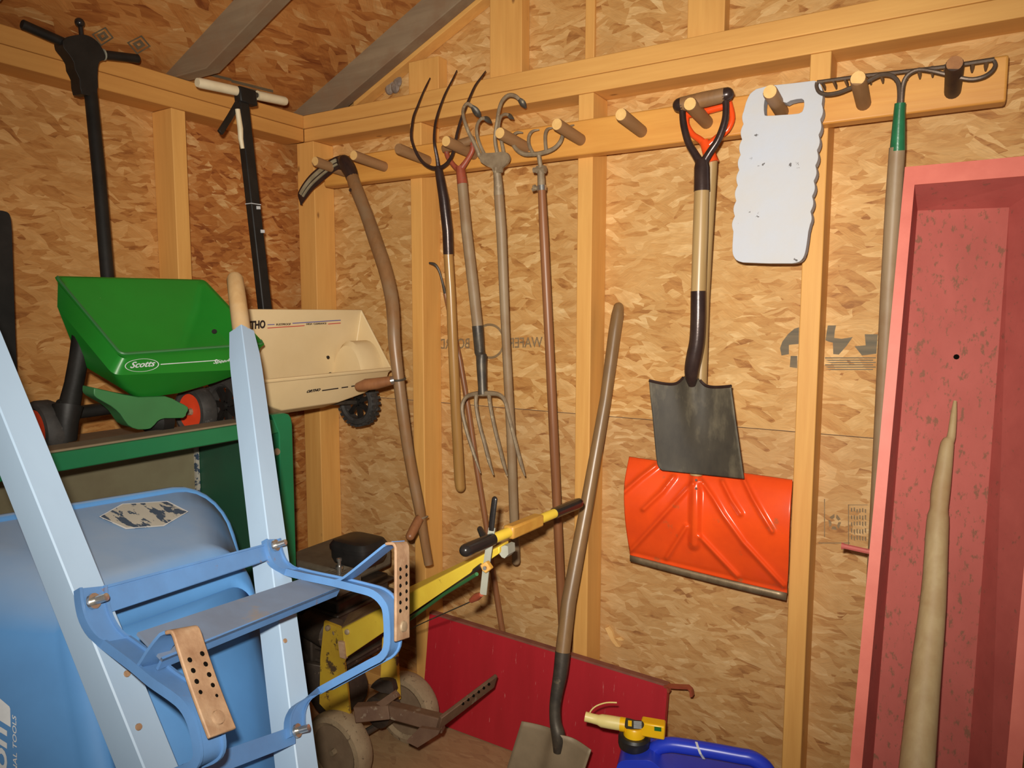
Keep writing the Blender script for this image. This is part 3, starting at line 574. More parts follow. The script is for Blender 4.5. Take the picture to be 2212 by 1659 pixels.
def sq(u, v):
    k = v*(len(LE)-1); i = min(int(k), len(LE)-2); f = k-i
    a = [LE[i][j]+(LE[i+1][j]-LE[i][j])*f for j in (0, 1)]; b = [RE[i][j]+(RE[i+1][j]-RE[i][j])*f for j in (0, 1)]
    x = a[0]+(b[0]-a[0])*u; y = a[1]+(b[1]-a[1])*u
    if v < .25:                                                          # stepped shoulders rising to the socket
        y += (1-v/.25)*(5*math.sin(math.pi*min(1, abs(u-.5)*2))*1.0 - 27*math.exp(-((u-.515)/.115)**2))
    Yd = -.152+.03*(1-(2*u-1)**2) - .022*math.exp(-((u-.5)/.11)**2)*max(0, 1-v*1.5) + .02*(v-.5)**2
    return at(x, y, Y=Yd)
sb = build('blade', MB().grid(sq, 40, 30), M['blade'], t, solid=.003, soff=0, sharp=60)
mb = MB(); mb.tube([V(sq(k/20*.42, .0)) for k in range(21)], .0045, 6); mb.tube([V(sq(.62+k/20*.38, .0)) for k in range(21)], .0045, 6)
build('footstep_edge', mb, M['steel_black'], sb)

# ------------------------------------------------------------------ kneeling pad
out = []
def scal(a, b, n, amp):
    r = []
    for k in range(n*6):
        s = k/(n*6); x = a[0]+(b[0]-a[0])*s; y = a[1]+(b[1]-a[1])*s; r.append((x+amp*abs(math.sin(math.pi*n*s)), y))
    return r
out += smooth([(1660, 185), (1700, 181), (1750, 175)], 2) + smooth([(1758, 174), (1770, 179), (1776, 192), (1777, 210)], 3)
out += scal((1775, 225), (1747, 490), 8, 4.5) + smooth([(1746, 500), (1742, 530), (1737, 552), (1727, 565), (1710, 569)], 3)
out += [(1660, 569)] + smooth([(1605, 567), (1591, 562), (1583, 549), (1582, 530)], 3)
out += scal((1584, 500), (1609, 235), 8, -4.5) + smooth([(1611, 222), (1620, 203), (1634, 192)], 3)
hole = smooth([(1652, 214), (1672, 212), (1690, 219), (1699, 222), (1708, 217), (1732, 213), (1737, 222), (1735, 236), (1726, 245), (1690, 248), (1657, 250), (1651, 246), (1650, 228), (1652, 214)], 2)[:-1]
PY = -.125
kp = MB().prism([at(x, y, Y=PY) for x, y in out], (0, .034, 0), [[at(x, y, Y=PY) for x, y in hole]])
tag(build('kneeling_pad', kp, M['pad'], bevel=.003), 'pale blue foam kneeling pad with scalloped edges hanging from a peg', 'kneeling pad')

# ------------------------------------------------------------------ bow rake
t = thing('bow_rake', 'bow rake with green ferrule hanging teeth-to-wall at the right of the rail', 'rake', at(1882, 1310, Y=-.03))
build('handle', wtube(MB(), [(1938, 318, -.12, 32), (1931, 430, -.105, 34), (1919, 628, -.085, 32), (1906, 873, -.06, 29), (1893, 1119, -.04, 27), (1884, 1290, -.03, 26)], seg=14, round1=True), M['handle_grey'], t)
build('ferrule', wtube(MB(), [(1944.5, 223, -.135, 22), (1943, 240, -.133, 23), (1938.5, 326, -.12, 31)], seg=16), M['green_ferrule'], t)
hy = -.14; hb = MB(); bar = [(1765, 177, hy, 7), (1867, 163, hy, 7.5), (1930, 157, hy, 8), (2042, 144, hy, 8), (2148, 128, hy, 9)]
hb = build('head_bar', wtube(MB(), bar, seg=6), M['grey_rake'], t)
A, B = at(1768, 177, Y=hy), at(2146, 129, Y=hy)
for k in range(14):
    p = lerp(A, B, (k+.3)/13.8); build('tooth', MB().tube([p, p+V((0, .035, -.002)), p+V((0, .05, -.006))], [.0042, .0038, .002], 6), M['grey_rake'], t)
bw = MB()
wtube(bw, smooth([(2147, 131, hy, 8), (2150, 140, hy, 8), (2143, 153, hy, 8.5), (2126, 165, hy-.003, 9), (2101, 171, hy-.005, 9), (2075, 168, hy-.008, 9), (2042, 160, hy-.01, 9), (2011, 153, hy-.01, 9), (1984, 150.5, hy-.008, 9), (1963, 160, hy-.005, 9), (1952, 178, hy, 9.5), (1948.5, 205, -.138, 9), (1948, 226, -.136, 8)], 3), seg=8)
wtube(bw, smooth([(1941, 226, -.136, 8), (1943, 203, -.138, 9), (1940, 178, hy, 9.5), (1927, 164, hy-.005, 9), (1908, 161, hy-.008, 9), (1892, 166, hy-.01, 9), (1873, 176, hy-.01, 9), (1837, 190, hy-.01, 9), (1812, 200, hy-.008, 9), (1787, 204, hy-.005, 9), (1770, 199, hy-.003, 8.5), (1764, 187, hy, 8), (1765, 178, hy, 8)], 3), seg=8)
build('bow', bw, M['grey_rake'], t)

# ------------------------------------------------------------------ red wooden trough standing on end
fT = at(1955, 362, Y=-.13); fB = at(1835, 1659, Y=-.33); dn = (fB-fT).normalized(); fB = fT+dn*(fT.z/-dn.z)
ex = V((1, .0, 0)); nf = dn.cross(ex).normalized(); nf = -nf if nf.y < 0 else nf       # nf points to the wall
t = thing('trough', 'faded red wooden trough standing on end against the right of the back wall', 'trough', V((fB.x+.15, fB.y, 0)))
DB = .115; rim = .026; Wd = (onpl(2208, 1659, fT, nf)-fT-dn*(onpl(2208, 1659, fT, nf)-fT).dot(dn)).dot(ex)
def fr_(u, v, k=0): return fT+ex*u+dn*v+nf*k
Ht = (fB-fT).length
bTL, bTR = onpl(1982, 455, fT+nf*DB, nf), onpl(2180, 448, fT+nf*DB, nf); bBL, bBR = onpl(1885, 1659, fT+nf*DB, nf), onpl(2091, 1659, fT+nf*DB, nf)
def ext(a, b):
    q = (b-a).normalized(); s = (.035-a.z)/q.z; return a+q*s
eBL, eBR = ext(bTL, bBL), ext(bTR, bBR)
fi = [fr_(rim*.85, .042), fr_(Wd-rim, .042), fr_(Wd-rim, Ht-.03), fr_(rim*.95, Ht-.03)]; bi = [bTL, bTR, eBR, eBL]
fo = [fr_(0, 0), fr_(Wd, 0), fr_(Wd, Ht), fr_(0, Ht)]
bo = [fr_(.004, .004, DB+.018), fr_(Wd-.004, .004, DB+.018), fr_(Wd-.004, Ht-.02, DB+.018), fr_(.004, Ht-.02, DB+.018)]
build('end_board', MB().quadbox([fo[0], fo[1], fi[1], fi[0], bo[0], bo[1], bi[1], bi[0]]), M['box_red'], t)
build('side_board', MB().quadbox([fo[0], fi[0], fi[3], fo[3], bo[0], bi[0], bi[3], bo[3]]), M['box_red'], t)
build('side_board', MB().quadbox([fi[1], fo[1], fo[2], fi[2], bi[1], bo[1], bo[2], bi[2]]), M['box_red'], t)
build('end_board', MB().quadbox([fi[3], fi[2], fo[2], fo[3], bi[3], bi[2], bo[2], bo[3]]), M['box_red'], t)
build('bottom_board', MB().quadbox([*bi, *[p+nf*.016 for p in bi]]), M['box_inner'], t)
rm = MB()
for a, b in ((0, 1), (1, 2), (3, 0)): rm.quadbox([fo[a]-nf*.004, fo[b]-nf*.004, fi[b]-nf*.004, fi[a]-nf*.004, fo[a]+nf*.002, fo[b]+nf*.002, fi[b]+nf*.002, fi[a]+nf*.002])
tag(build('rim', rm, M['box_rim'], t), 'lighter pink-red front rim')
kh = onpl(2066, 771, fT+nf*DB, nf); build('hole', MB().lathe([(0, .006), (.001, .006)], kh-nf*.001, -nf, 10), M['hole'], t)
h0 = fr_(0, (at(1873, 1197, Y=-.25)-fT).dot(dn), .05); build('bolt', MB().tube([h0, h0+V((-.055, 0, .004)), h0+V((-.062, 0, .004))], [.006, .006, .0085], 8), M['box_red'], t)

# ------------------------------------------------------------------ weathered pole leaning in the trough
pl = []
for x, y, Yd, w in smooth([(2062, 866, -.13, 7), (2058, 900, -.145, 13), (2053, 944, -.16, 17), (2045, 958, -.167, 26), (2040, 1000, -.18, 31), (2033, 1060, -.195, 37), (2030, 1100, -.21, 35), (2027, 1130, -.218, 43), (2018, 1250, -.26, 47), (2005, 1400, -.31, 56), (1993, 1540, -.37, 63), (1980, 1659, -.42, 68)], 3): pl.append((x, y, Yd, w))
P = path(pl); R = [rp(p[3], q) for p, q in zip(pl, P)]; e = (P[-1]-P[-4]).normalized(); e = V((e.x, e.y*.9, e.z)); P += [P[-1]+e*(P[-1].z-.03)/-e.z*.5, P[-1]+e*(P[-1].z-.012)/-e.z]; R += [R[-1]*1.03, R[-1]*1.05]
pb = MB().tube(P, R, 16)
for v in pb.v: v.x += .0015*math.sin(v.z*17); v.y += .003*math.sin(v.z*13+1)
tag(build('wooden_pole', pb, M['pole']), 'bare weathered pole with a broken pointed tip leaning inside the red trough', 'pole')

# ------------------------------------------------------------------ red panel on the floor
pT0, pT1 = at(928, 1322, Y=-.03), at(1442, 1480, Y=-.03); pz = (pT0.z+pT1.z)/2
t = thing('painted_board', 'low red painted board leaning on the wall studs behind the shovel', 'board', V((1.0, -.14, 0)))
bd = V((-.012, -.125, -1)).normalized(); thk = V((0, .02, -.003))
q = [V((pT0.x, -.03, pT0.z)), V((pT1.x, -.03, pT1.z))]; q += [q[1]+bd*(q[1].z/-bd.z*.992), q[0]+bd*(q[0].z/-bd.z*.992)]
build('panel', MB().quadbox([*q, *[p+thk for p in q]]), M['red_panel'], t)
build('top_edge', MB().quadbox([q[0]+V((0, 0, .0005)), q[1]+V((0, 0, .0005)), q[1]+V((0, 0, -.006))+V((0, -.0012, 0)), q[0]+V((0, -.0012, -.006)), q[0]+thk+V((0, 0, .004)), q[1]+thk+V((0, 0, .004)), q[1]+thk-V((0, 0, .01)), q[0]+thk-V((0, 0, .01))]), M['panel_edge'], t)
build('hook', MB().strap([at(1436, 1481, Y=-.028), at(1465, 1483, Y=-.03), at(1487, 1484, Y=-.035), at(1493, 1490, Y=-.04), at(1495, 1503, Y=-.045)], V((0, .018, 0)), .007).strap([at(1443, 1484, Y=-.034), at(1446, 1494, Y=-.036)], V((0, .016, 0)), .006), M['red_enamel'], t)

# ------------------------------------------------------------------ long-handled shovel leaning on the wall
t = thing('digging_shovel', 'long-handled square shovel standing on its blade in front of the red board', 'shovel', at(1160, 1725, Y=-.36))
build('handle', wtube(MB(), [(1336, 664, .055, 22), (1334, 680, .05, 27), (1328, 717, .04, 27.5), (1308, 862, -.01, 25), (1266, 1100, -.10, 29), (1228, 1300, -.19, 32), (1215, 1412, -.235, 32)], seg=16, round0=True), M['handle_umber'], t)
build('socket', wtube(MB(), smooth([(1215.5, 1408, -.235, 33), (1210.5, 1454, -.25, 31), (1203, 1495, -.265, 27), (1199, 1527, -.275, 25), (1200, 1560, -.283, 26), (1206, 1590, -.288, 30), (1204, 1625, -.293, 18)]), seg=16), M['steel_dark'], t)
cTL, cTR = at(1127, 1558, Y=-.275), at(1277, 1620, Y=-.305); dl = (at(1081, 1659, Y=-.30)-cTL).normalized(); 
dl = V((dl.x*.75, -.12, -1)).normalized(); Lb = cTR.z/-dl.z
def lb(u, v):
    p = lerp(cTL, cTR, u)+dl*(v*(lerp(cTL, cTR, u).z/-dl.z-.004)*.98)
    return p + V((0, .022*(1-(2*u-1)**2) - .03*math.exp(-((u-.55)/.12)**2)*max(0, 1-v*1.3), 0)) + V((0, 0, .012*math.exp(-((u-.55)/.14)**2)*(1-v)))
build('blade', MB().grid(lb, 24, 16), M['blade_pale'], t, solid=.003, sharp=60)

# ------------------------------------------------------------------ blue fuel can
P0 = at(1337, 1608, d=1.85); eh = V((.966, .259, 0)); nh = V((.259, -.966, 0))            # nh faces the camera
def cp(px, py): return onpl(px, py, P0, nh)
t = thing('fuel_can', 'blue plastic fuel can with yellow pour spout on the floor by the red board', 'fuel can', V((P0.x+.17, P0.y+.08, 0)))
prof = smooth([(1338, 1650), (1339, 1628), (1350, 1613), (1385, 1611), (1412, 1613), (1436, 1632), (1466, 1652), (1520, 1660), (1580, 1668), (1630, 1672), (1668, 1684), (1684, 1720)], 3)
bp = [cp(*p) for p in prof]; bR = V(bp[-1]); bL = V(bp[0]); bR.z = .0; bL.z = .0; front = [bL]+bp+[bR]
body = build('body', MB().prism([p+nh*.062 for p in front], -nh*.124, ), M['blue_can'], t, bevel=.028, segs=5)
hpts = smooth([(1408, 1626), (1420, 1614), (1442, 1609), (1466, 1610), (1535, 1621), (1600, 1633), (1622, 1637), (1645, 1650), (1660, 1668), (1668, 1690)], 3)
build('handle', MB().tube([cp(*p) for p in hpts], .0185, 16), M['blue_can'], t)
cpt = cp(1370, 1601); S = (cp(1404, 1600)-cp(1337, 1600)).length/2
build('cap', MB().lathe([(-.012, S*.98), (-.006, S*1.02), (.012, S*1.02), (.018, S*.9), (.019, .01)], cpt, (0, 0, 1), 28), M['cap_black'], t, sharp=30)
sp = build('pour_head', MB().lathe([(.014, S*.70), (.037, S*.68), (.042, S*.6), (.043, .01)], cpt, (0, 0, 1), 24), M['yellow_plastic'], t)
def hp(px, py, k=.0): return onpl(px, py, cpt, nh)+nh*k
a, b = hp(1385, 1568), hp(1437, 1577); w = (hp(1437, 1577)-hp(1435, 1561)).length
build('trigger_housing', MB().obox((a+b)/2, (b-a)/2, nh*.017, V((.002, 0, 1))*w*.95), M['yellow_plastic'], sp, bevel=.004)
build('green_insert', MB().prism([hp(x, y, .020) for x, y in ((1415, 1561), (1430, 1563), (1430, 1571), (1415, 1569))], -nh*.002), M['green_window'], sp)
build('warning_label', MB().prism([hp(x, y, .030) for x, y in smooth([(1355, 1538), (1366, 1540), (1376, 1543), (1388, 1544), (1394, 1551), (1391, 1558), (1382, 1561), (1356, 1560), (1353, 1550), (1355, 1538)], 2)[:-1]], -nh*.003), M['decal'], sp)
build('label_patch', MB().prism([hp(x, y, .031) for x, y in ((1360, 1542), (1368, 1543), (1368, 1555), (1360, 1554))], -nh*.001), M['yellow_plastic'], sp)
for k in range(6): build('label_line', MB().prism([hp(x, y, .031) for x, y in ((1372, 1544+k*2.7), (1389, 1545+k*2.7), (1389, 1546+k*2.7), (1372, 1545+k*2.7))], -nh*.001), M['white'], sp)
nz = MB(); nz.tube([hp(1352, 1564, .004), hp(1340, 1562, .004)], .0175, 16); build('neck', nz, M['yellow_plastic'], sp)
nz = MB(); nz.tube([hp(1342, 1562, .004), hp(1318, 1558, .004), hp(1300, 1555, .004), hp(1292, 1553, .004), hp(1280, 1550, .004), hp(1265, 1546, .004)], [.0165, .0165, .016, .0125, .012, .0125], 18)
sn_ = build('spout', nz, M['cream_plastic'], sp)
build('tether', MB().tube([hp(x, y, .004) for x, y in smooth([(1275, 1537), (1280, 1530), (1291, 1522), (1311, 1516), (1333, 1516)], 4)], .0018, 6), M['cream_plastic'], sn_)
build('cable_tie', MB().strap([cp(1504, 1601)+nh*.004, cp(1508, 1606)+nh*.016, cp(1514, 1618)+nh*.0205, cp(1521, 1632)+nh*.014], eh*.006, .002), M['white'], t)

# ------------------------------------------------------------------ green cabinet against the left wall
XF, YE, ZT = .50, -.548, 1.096
t = thing('cabinet', 'open-fronted green metal cabinet along the left wall under the two spreaders', 'cabinet', V((.25, -1.4, 0)))
build('top_panel', MB().box((.02, -2.25, ZT-.006), (.43, YE-.004, ZT)), M['cab_top'], t)
build('ledge', MB().box((.425, -2.25, ZT), (XF-.003, YE-.03, 1.146)), M['cab_top'], t, bevel=.003)
build('front_rail', MB().box((XF-.003, -2.25, 1.100), (XF+.012, YE-.02, 1.142)), M['cab_green'], t, bevel=.003)
cor = [(XF+.013, YE-.062, 1.0)]
pts = [(YE-.075, .012), (YE-.075, 1.156), (YE-.03, 1.156), (YE-.012, 1.150), (YE-.003, 1.138), (YE, 1.12), (YE, .012)]
post = build('post', MB().prism([V((XF+.014, y, z)) for y, z in [(YE-.05, .002), (YE-.05, 1.098)] + pts[1:6] + [(YE, .002)]], V((-.03, 0, 0))), M['cab_green'], t, bevel=.003)
build('side_panel', MB().box((.02, YE-.022, .002), (XF-.02, YE-.006, ZT-.008)), M['cab_side'], t)
build('back_panel', MB().box((.075, -2.25, .002), (.09, YE-.023, ZT-.008)), M['cab_back'], t)
build('corner_seam', MB().obox((.095, YE-.03, .55), (.006, 0, 0), (0, .006, 0), (0, 0, .47)), M['sticker'], t)
build('screw', MB().lathe([(0, .011), (.004, .009)], at(598, 976, X=XF+.015), (1, 0, 0), 12), M['steel_dull'], post)
build('shelf', MB().box((.092, -2.24, .25), (XF-.03, YE-.025, .27)), M['cab_side'], t)

# ------------------------------------------------------------------ wheels
def wheel(par, c, r, w, tyre, hub, hub_r, nm='wheel', treads=0, ax=(0, 1, 0), spokes=0):
    c = V(c); ax = V(ax).normalized(); hw = w/2
    o = build(nm, MB().lathe([(-hw*.75, r*.70), (-hw, r*.80), (-hw*.9, r*.93), (-hw*.5, r), (hw*.5, r), (hw*.9, r*.93), (hw, r*.80), (hw*.75, r*.70), (-hw*.75, r*.70)], c, ax, 36, caps=False), M[tyre], par)
    if spokes:
        mb = MB(); mb.lathe([(-hw*.8, .012), (hw*.8, .012)], c, ax, 16)
        q = V((0, 0, 1)); x = ax.cross(q)
        for k in range(spokes):
            a = 2*math.pi*k/spokes+.3; d = q*math.cos(a)+x*math.sin(a); e = ax.cross(d)
            mb.obox(c+d*r*.41, d*r*.34, e*r*.09, ax*hw*.35)
        build('spokes', mb, M[hub], o)
    else:
        h = build('hub', MB().lathe([(-hw*.55, .004), (-hw*.62, r*.2), (-hw*.5, r*.32), (-hw*.72, r*.66), (-hw*.7, r*hub_r), (hw*.7, r*hub_r), (hw*.6, r*.3), (hw*.6, .004)], c, ax, 28), M[hub], o)
        build('axle_nut', MB().lathe([(-hw*1.0, .009), (-hw*.5, .011)], c, ax, 8), M['steel_dull'], h)
    if treads:
        mb = MB(); q = V((0, 0, 1)); x = ax.cross(q)
        for k in range(treads):
            a = 2*math.pi*k/treads
            for s in (-1, 1):
                b = a+(math.pi/treads if s > 0 else 0); d = q*math.cos(b)+x*math.sin(b); e = ax.cross(d)
                mb.obox(c+d*r*1.005+ax*(s*hw*.52), d*r*.045, e*r*.06, ax*hw*.38)
        build('tread', mb, M[tyre], o)
    return o

# ------------------------------------------------------------------ cream drop spreader
t = thing('drop_spreader', 'cream drop spreader with black tube handle standing behind the green spreader', 'spreader', V((.4, -.4, ZT)))
secs = []
def sect(y, k=0.0):
    return [(.376, 1.458), (.513, 1.253), (.500-.004*k, 1.215+.02*k), (.472+.01*k, 1.157+.045*k), (.40+.02*k, 1.135+.05*k), (.315+.03*k, 1.19+.04*k), (.345, 1.33)]
stn = [(-.652, 1), (-.61, .5), (-.55, 0), (-.32, 0), (-.20, .45), (-.10, 1.25)]
outer = [[V((x, y, z)) for x, z in sect(y, k)] for y, k in stn]
def inset(r, d=.006):
    c = sum(r, V())/len(r); return [p+(c-p).normalized()*d for p in r]
inner = [inset(r) for r in outer]; inner[0] = [p+V((0, .006, 0)) for p in inner[0]]; inner[-1] = [p-V((0, .006, 0)) for p in inner[-1]]
mb = MB(); n = 7
for R_ in (outer, inner):
    i = len(mb.v)
    for r in R_: mb.v += r
    for k in range(len(R_)-1):
        for j in range(n):
            if j == 0: continue                                            # the open mouth between the two rims
            a, b = i+k*n, i+(k+1)*n; mb.f.append([a+j, a+(j+1) % n, b+(j+1) % n, b+j])
    mb.f.append([i+j for j in range(n)]); i2 = i+(len(R_)-1)*n; mb.f.append([i2+j for j in range(n)])
m_ = len(outer)*n
for k in range(len(outer)-1):
    for j in (0, 1): a, b = k*n+j, (k+1)*n+j; mb.f.append([a, b, b+m_, a+m_])
for k in (0, len(outer)-1): a = k*n; mb.f.append([a, a+1, a+1+m_, a+m_])
hop = build('hopper', mb, M['ortho'], t, bevel=.004, sharp=30)
build('rim_bead', MB().tube([(.515, -.652, 1.254), (.515, -.10, 1.254)], .006, 8), M['ortho'], hop)
mb = MB(); rings = []
for y in (-.205, -.19, -.107):
    s = .9 if y == -.205 else 1
    rings.append([V((.40+.078*s*math.cos(a), y, 1.20+.15*s*math.sin(a))) for a in [math.pi*k/14 for k in range(15)]] )
build('wheel_arch', mb.loft(rings), M['ortho'], hop)
for p in ((708, 772), (713, 808)):
    q = at(p[0], p[1], X=.40); build('screw', MB().lathe([(0, .006), (.004, .005)], at(p[0], p[1], X=.385 if p[1] < 790 else .44), (1, 0, .4), 10), M['cap_black'], hop)
def bk(px, py): return onpl(px, py, V((.3838, 0, 1.45)), V((1, 0, -.245)).normalized())
text('lettering', 'ORTHO', bk(519, 713.5), bk(573, 709), bk(519, 695), M['ink_black'], hop, bold=.035)
text('lettering', 'RUSTPROOF', bk(597, 703.2), bk(628, 702), bk(597, 699), M['ink_black'], hop)
text('lettering', 'HIGH  CLEARANCE', bk(662, 702), bk(705, 700.2), bk(662, 698.2), M['ink_black'], hop)
def bar(a, b, w, m): build('printed_line', MB().prism([bk(a[0], a[1]), bk(b[0], b[1]), bk(b[0], b[1]+w), bk(a[0], a[1]+w)], V((-.0004, 0, 0))), M[m], hop)
bar((578, 700.6), (593, 700), 1.6, 'ink_blue'); bar((632, 697.5), (736, 690.8), 1.7, 'ink_blue'); bar((578, 707.7), (658, 702.5), 1.7, 'ink_red'); bar((709, 699), (736, 697), 1.7, 'ink_red')
def fk(px, py): return onpl(px, py, V((.5085, 0, 1.2345)), V((.94, 0, -.34)).normalized())
text('lettering', 'ORTHO', fk(662, 849), fk(691, 844.5), fk(664, 843), M['ink_black'], hop, shear=.35, bold=.03)
for a, b in ((696, 731), (738, 752), (759, 769), (775, 800), (806, 822)): build('printed_line', MB().prism([fk(a, 842.6-(a-696)*.145), fk(b, 842.6-(b-696)*.145), fk(b, 845-(b-696)*.145), fk(a, 845-(a-696)*.145)], V((-.0004, 0, 0))), M['ink_black'], hop)
wheel(t, (.385, -.135, 1.133), .082, .042, 'rubber', 'black_plastic', .3, treads=26, spokes=7)
wheel(t, (.385, -.672, 1.179), .082, .042, 'rubber', 'black_plastic', .3, treads=26, spokes=7)
build('axle', MB().tube([(.385, -.66, 1.179), (.385, -.14, 1.133)], .008, 8), M['steel_dark'], t)
H0, H1 = V((.315, -.452, 1.28)), at(522, 222, X=.25); H1 = V((.25, H1.y, H1.z))
tv = (H1-H0).normalized(); sv = V((0, 1, 0)); hb_ = build('handle_bar', MB().strap([H0, H1], sv*.036, .028), M['black_plastic'], t, bevel=.004)
for a, b, m in ((446, 450, 0), (497, 501, 0)):
    xx = 558.5 if a < 470 else 567.5
    build('white_tab', MB().prism([at(x, y, X=H0.x+(H1.x-H0.x)*((at(x, y, X=.29).z-H0.z)/(H1.z-H0.z))+.0165) for x, y in ((xx-4, a-1), (xx+4, a-.5), (xx+4.5, b+2), (xx-3.5, b+2))], V((-.002, 0, 0))), M['white'], hb_)
build('white_band', MB().obox(lerp(H0, H1, .62), sv*.0185, V((.0145, 0, 0)), tv*.0012), M['white'], hb_)
gl, gr_ = at(426, 178, X=.25), at(617, 219, X=.25)
build('cross_tube', MB().tube([gl+(gr_-gl)*.02, gl+(gr_-gl)*.98], .008, 10), M['steel_dark'], t)
g = build('grip', MB().tube([gl, gl+(gr_-gl)*.02, gl+(gr_-gl)*.41], [.0125, .0145, .0145], 14), M['ortho_grip'], t)
g = build('grip', MB().tube([gl+(gr_-gl)*.65, gl+(gr_-gl)*.98, gr_], [.0145, .0145, .0125], 14), M['ortho_grip'], t)
mh = lerp(gl, gr_, .51); build('head_block', MB().obox(mh-tv*.012, sv*.032, V((.016, 0, 0)), tv*.024), M['black_plastic'], t, bevel=.005)
lv = build('lever', MB().strap([at(514, 222, X=.268), at(497, 252, X=.282), at(475, 287, X=.295)], V((.012, 0, 0)), .016), M['black_plastic'], t, bevel=.002)
build('trigger', MB().tube([at(513, 236, X=.285), at(519, 278, X=.287), at(520, 300, X=.288), at(524, 321, X=.288)], [.0075, .0085, .0075, .0058], 10), M['ortho_grip'], t)

# ------------------------------------------------------------------ green rotary spreader
t = thing('rotary_spreader', 'green rotary spreader with orange hubs standing at the front of the cabinet top', 'spreader', V((.36, -.95, ZT)))
def qd(a, b, c, d): return [at(a[0], a[1], X=a[2]), at(b[0], b[1], X=b[2]), at(c[0], c[1], X=c[2]), at(d[0], d[1], X=d[2])]
def rnd(q, k=.12, m=5, cap=.016):
    out = []
    for i in range(4):
        p, a, b = q[i], q[i-1], q[(i+1) % 4]; u = p+(a-p).normalized()*min(cap, (a-p).length*k); v = p+(b-p).normalized()*min(cap, (b-p).length*k)
        for j in range(m): s = j/(m-1); out.append(u*(1-s)**2+p*2*s*(1-s)+v*s*s)
    return out
L0 = qd((258, 770, .54), (575, 746, .54), (442, 604, .29), (114, 596, .29))
L1 = qd((263, 776, .535), (568, 752, .535), (437, 612, .295), (120, 605, .295))
L2 = qd((245, 811, .528), (553, 797, .528), (432, 660, .302), (117, 656, .302))
L3 = qd((268, 842, .50), (480, 826, .50), (410, 740, .34), (160, 778, .34))
L4 = qd((296, 862, .475), (407, 846, .475), (375, 822, .40), (250, 832, .40))
lv_ = [L0, L1, L2, L3, L4]; outr = [rnd(q, .3, 5, (.016, .016, .022, .03, .03)[i]) for i, q in enumerate(lv_)]
def shrink(r, d, dz): c = sum(r, V())/len(r); return [p+(c-p).normalized()*d+V((0, 0, dz)) for p in r]
inr = [shrink(outr[0], .012, .001), shrink(outr[1], .014, 0), shrink(outr[2], .02, .004), shrink(outr[3], .03, .012), shrink(outr[4], .02, .014)]
hop = build('hopper', MB().loft([outr[4], outr[3], outr[2], outr[1], outr[0], inr[0], inr[1], inr[2], inr[3], inr[4]]), M['hopper_green'], t, sharp=28)
fn = (L1[1]-L1[0]).cross(L2[0]-L1[0]).normalized(); fn = fn if fn.x > 0 else -fn
def gk(px, py): return onpl(px, py, lerp(L1[0], L2[0], .5)+fn*.0008, fn)
text('lettering', 'Scotts', gk(281, 795.5), gk(334, 791), gk(283.5, 782), M['white'], hop, shear=.3, bold=.012)
build('worn_rim', MB().tube([lerp(outr[0][i], inr[0][i], .5)+V((0, 0, .002)) for i in list(range(17, 20))+list(range(0, 10))], .0035, 6), M['deflector'], hop)
el = [[gk(306.5+s*37*math.cos(a)-s*0, 789-2*math.cos(a)+s*14*math.sin(a)) for a in [2*math.pi*k/40 for k in range(40)]] for s in (1, .945)]
build('logo_ring', MB().loft(el, caps=False), M['white'], hop)
build('printed_line', MB().prism([gk(347, 786.2), gk(520, 774), gk(520, 775.6), gk(347, 788)], -fn*.0003), M['white'], hop)
text('lettering', 'Speedy', gk(460, 788.5), gk(500, 785.5), gk(462, 776.5), M['white'], hop, shear=.3, bold=.015)
build('small_hole', MB().lathe([(0, .007), (.001, .007)], at(463, 716, X=.42), (.6, -.6, .5), 10), M['cap_black'], hop)
build('deflector', MB().prism([at(x, y, X=.485) for x, y in smooth([(204, 838), (203, 850), (210, 860), (240, 877), (260, 894), (277, 918), (299, 928), (327, 925), (340, 911), (356, 904), (396, 903), (403, 893), (407, 880), (385, 868), (357, 856), (300, 858), (235, 845), (204, 838)], 2)[:-1]], V((-.05, 0, .004))), M['deflector'], t, bevel=.006)
leg = build('frame_leg', MB().tube([at(178, 720, X=.36), at(170, 775, X=.37), at(160, 830, X=.38), at(148, 885, X=.39)], [.022, .021, .021, .024], 10, ref=(1, 0, 0)), M['black_plastic'], t)
mb = MB(); mb.tube([at(147, 876, X=.385), at(142, 910, X=.39), at(140, 950, X=.385)], [.033, .028, .026], 10, ref=(1, 0, 0)); mb.tube([at(124, 872, X=.385), at(150, 878, X=.385)], .011, 8)
build('axle_bracket', mb, M['black_plastic'], leg)
Wl, Wr = V((.338, at(96, 942, X=.338).y, ZT+.072)), V((.338, at(424, 922, X=.338).y, ZT+.072))
build('axle', MB().tube([at(150, 893, X=.36), at(250, 880, X=.36), at(345, 872, X=.36)], .016, 10), M['black_plastic'], t)
wheel(t, Wl, .072, .05, 'rubber', 'hub_orange', .78); wheel(t, Wr, .072, .05, 'rubber', 'hub_orange', .78)
build('gear_housing', MB().lathe([(-.03, .02), (.0, .05), (.03, .05), (.045, .02)], at(330, 905, X=.40), (0, 1, 0), 18), M['black_plastic'], t)
build('handle_tube', MB().tube([at(236, 640, X=.252), at(231, 585, X=.235), at(214, 380, X=.18), at(195, 190, X=.12)], .0165, 14), M['black_plastic'], t)
hx = .12
build('handle_head', MB().prism([at(x, y, X=hx+.02) for x, y in smooth([(136, 88), (141, 84), (152, 78), (170, 75), (184, 75), (198, 80), (211, 90), (221, 104), (228, 120), (226, 129), (216, 133), (212, 145), (211, 168), (209, 203), (177, 203), (172, 170), (162, 150), (160, 135), (149, 117), (138, 103), (136, 88)], 2)[:-1]], V((-.045, 0, .003))), M['black_plastic'], t, bevel=.006)
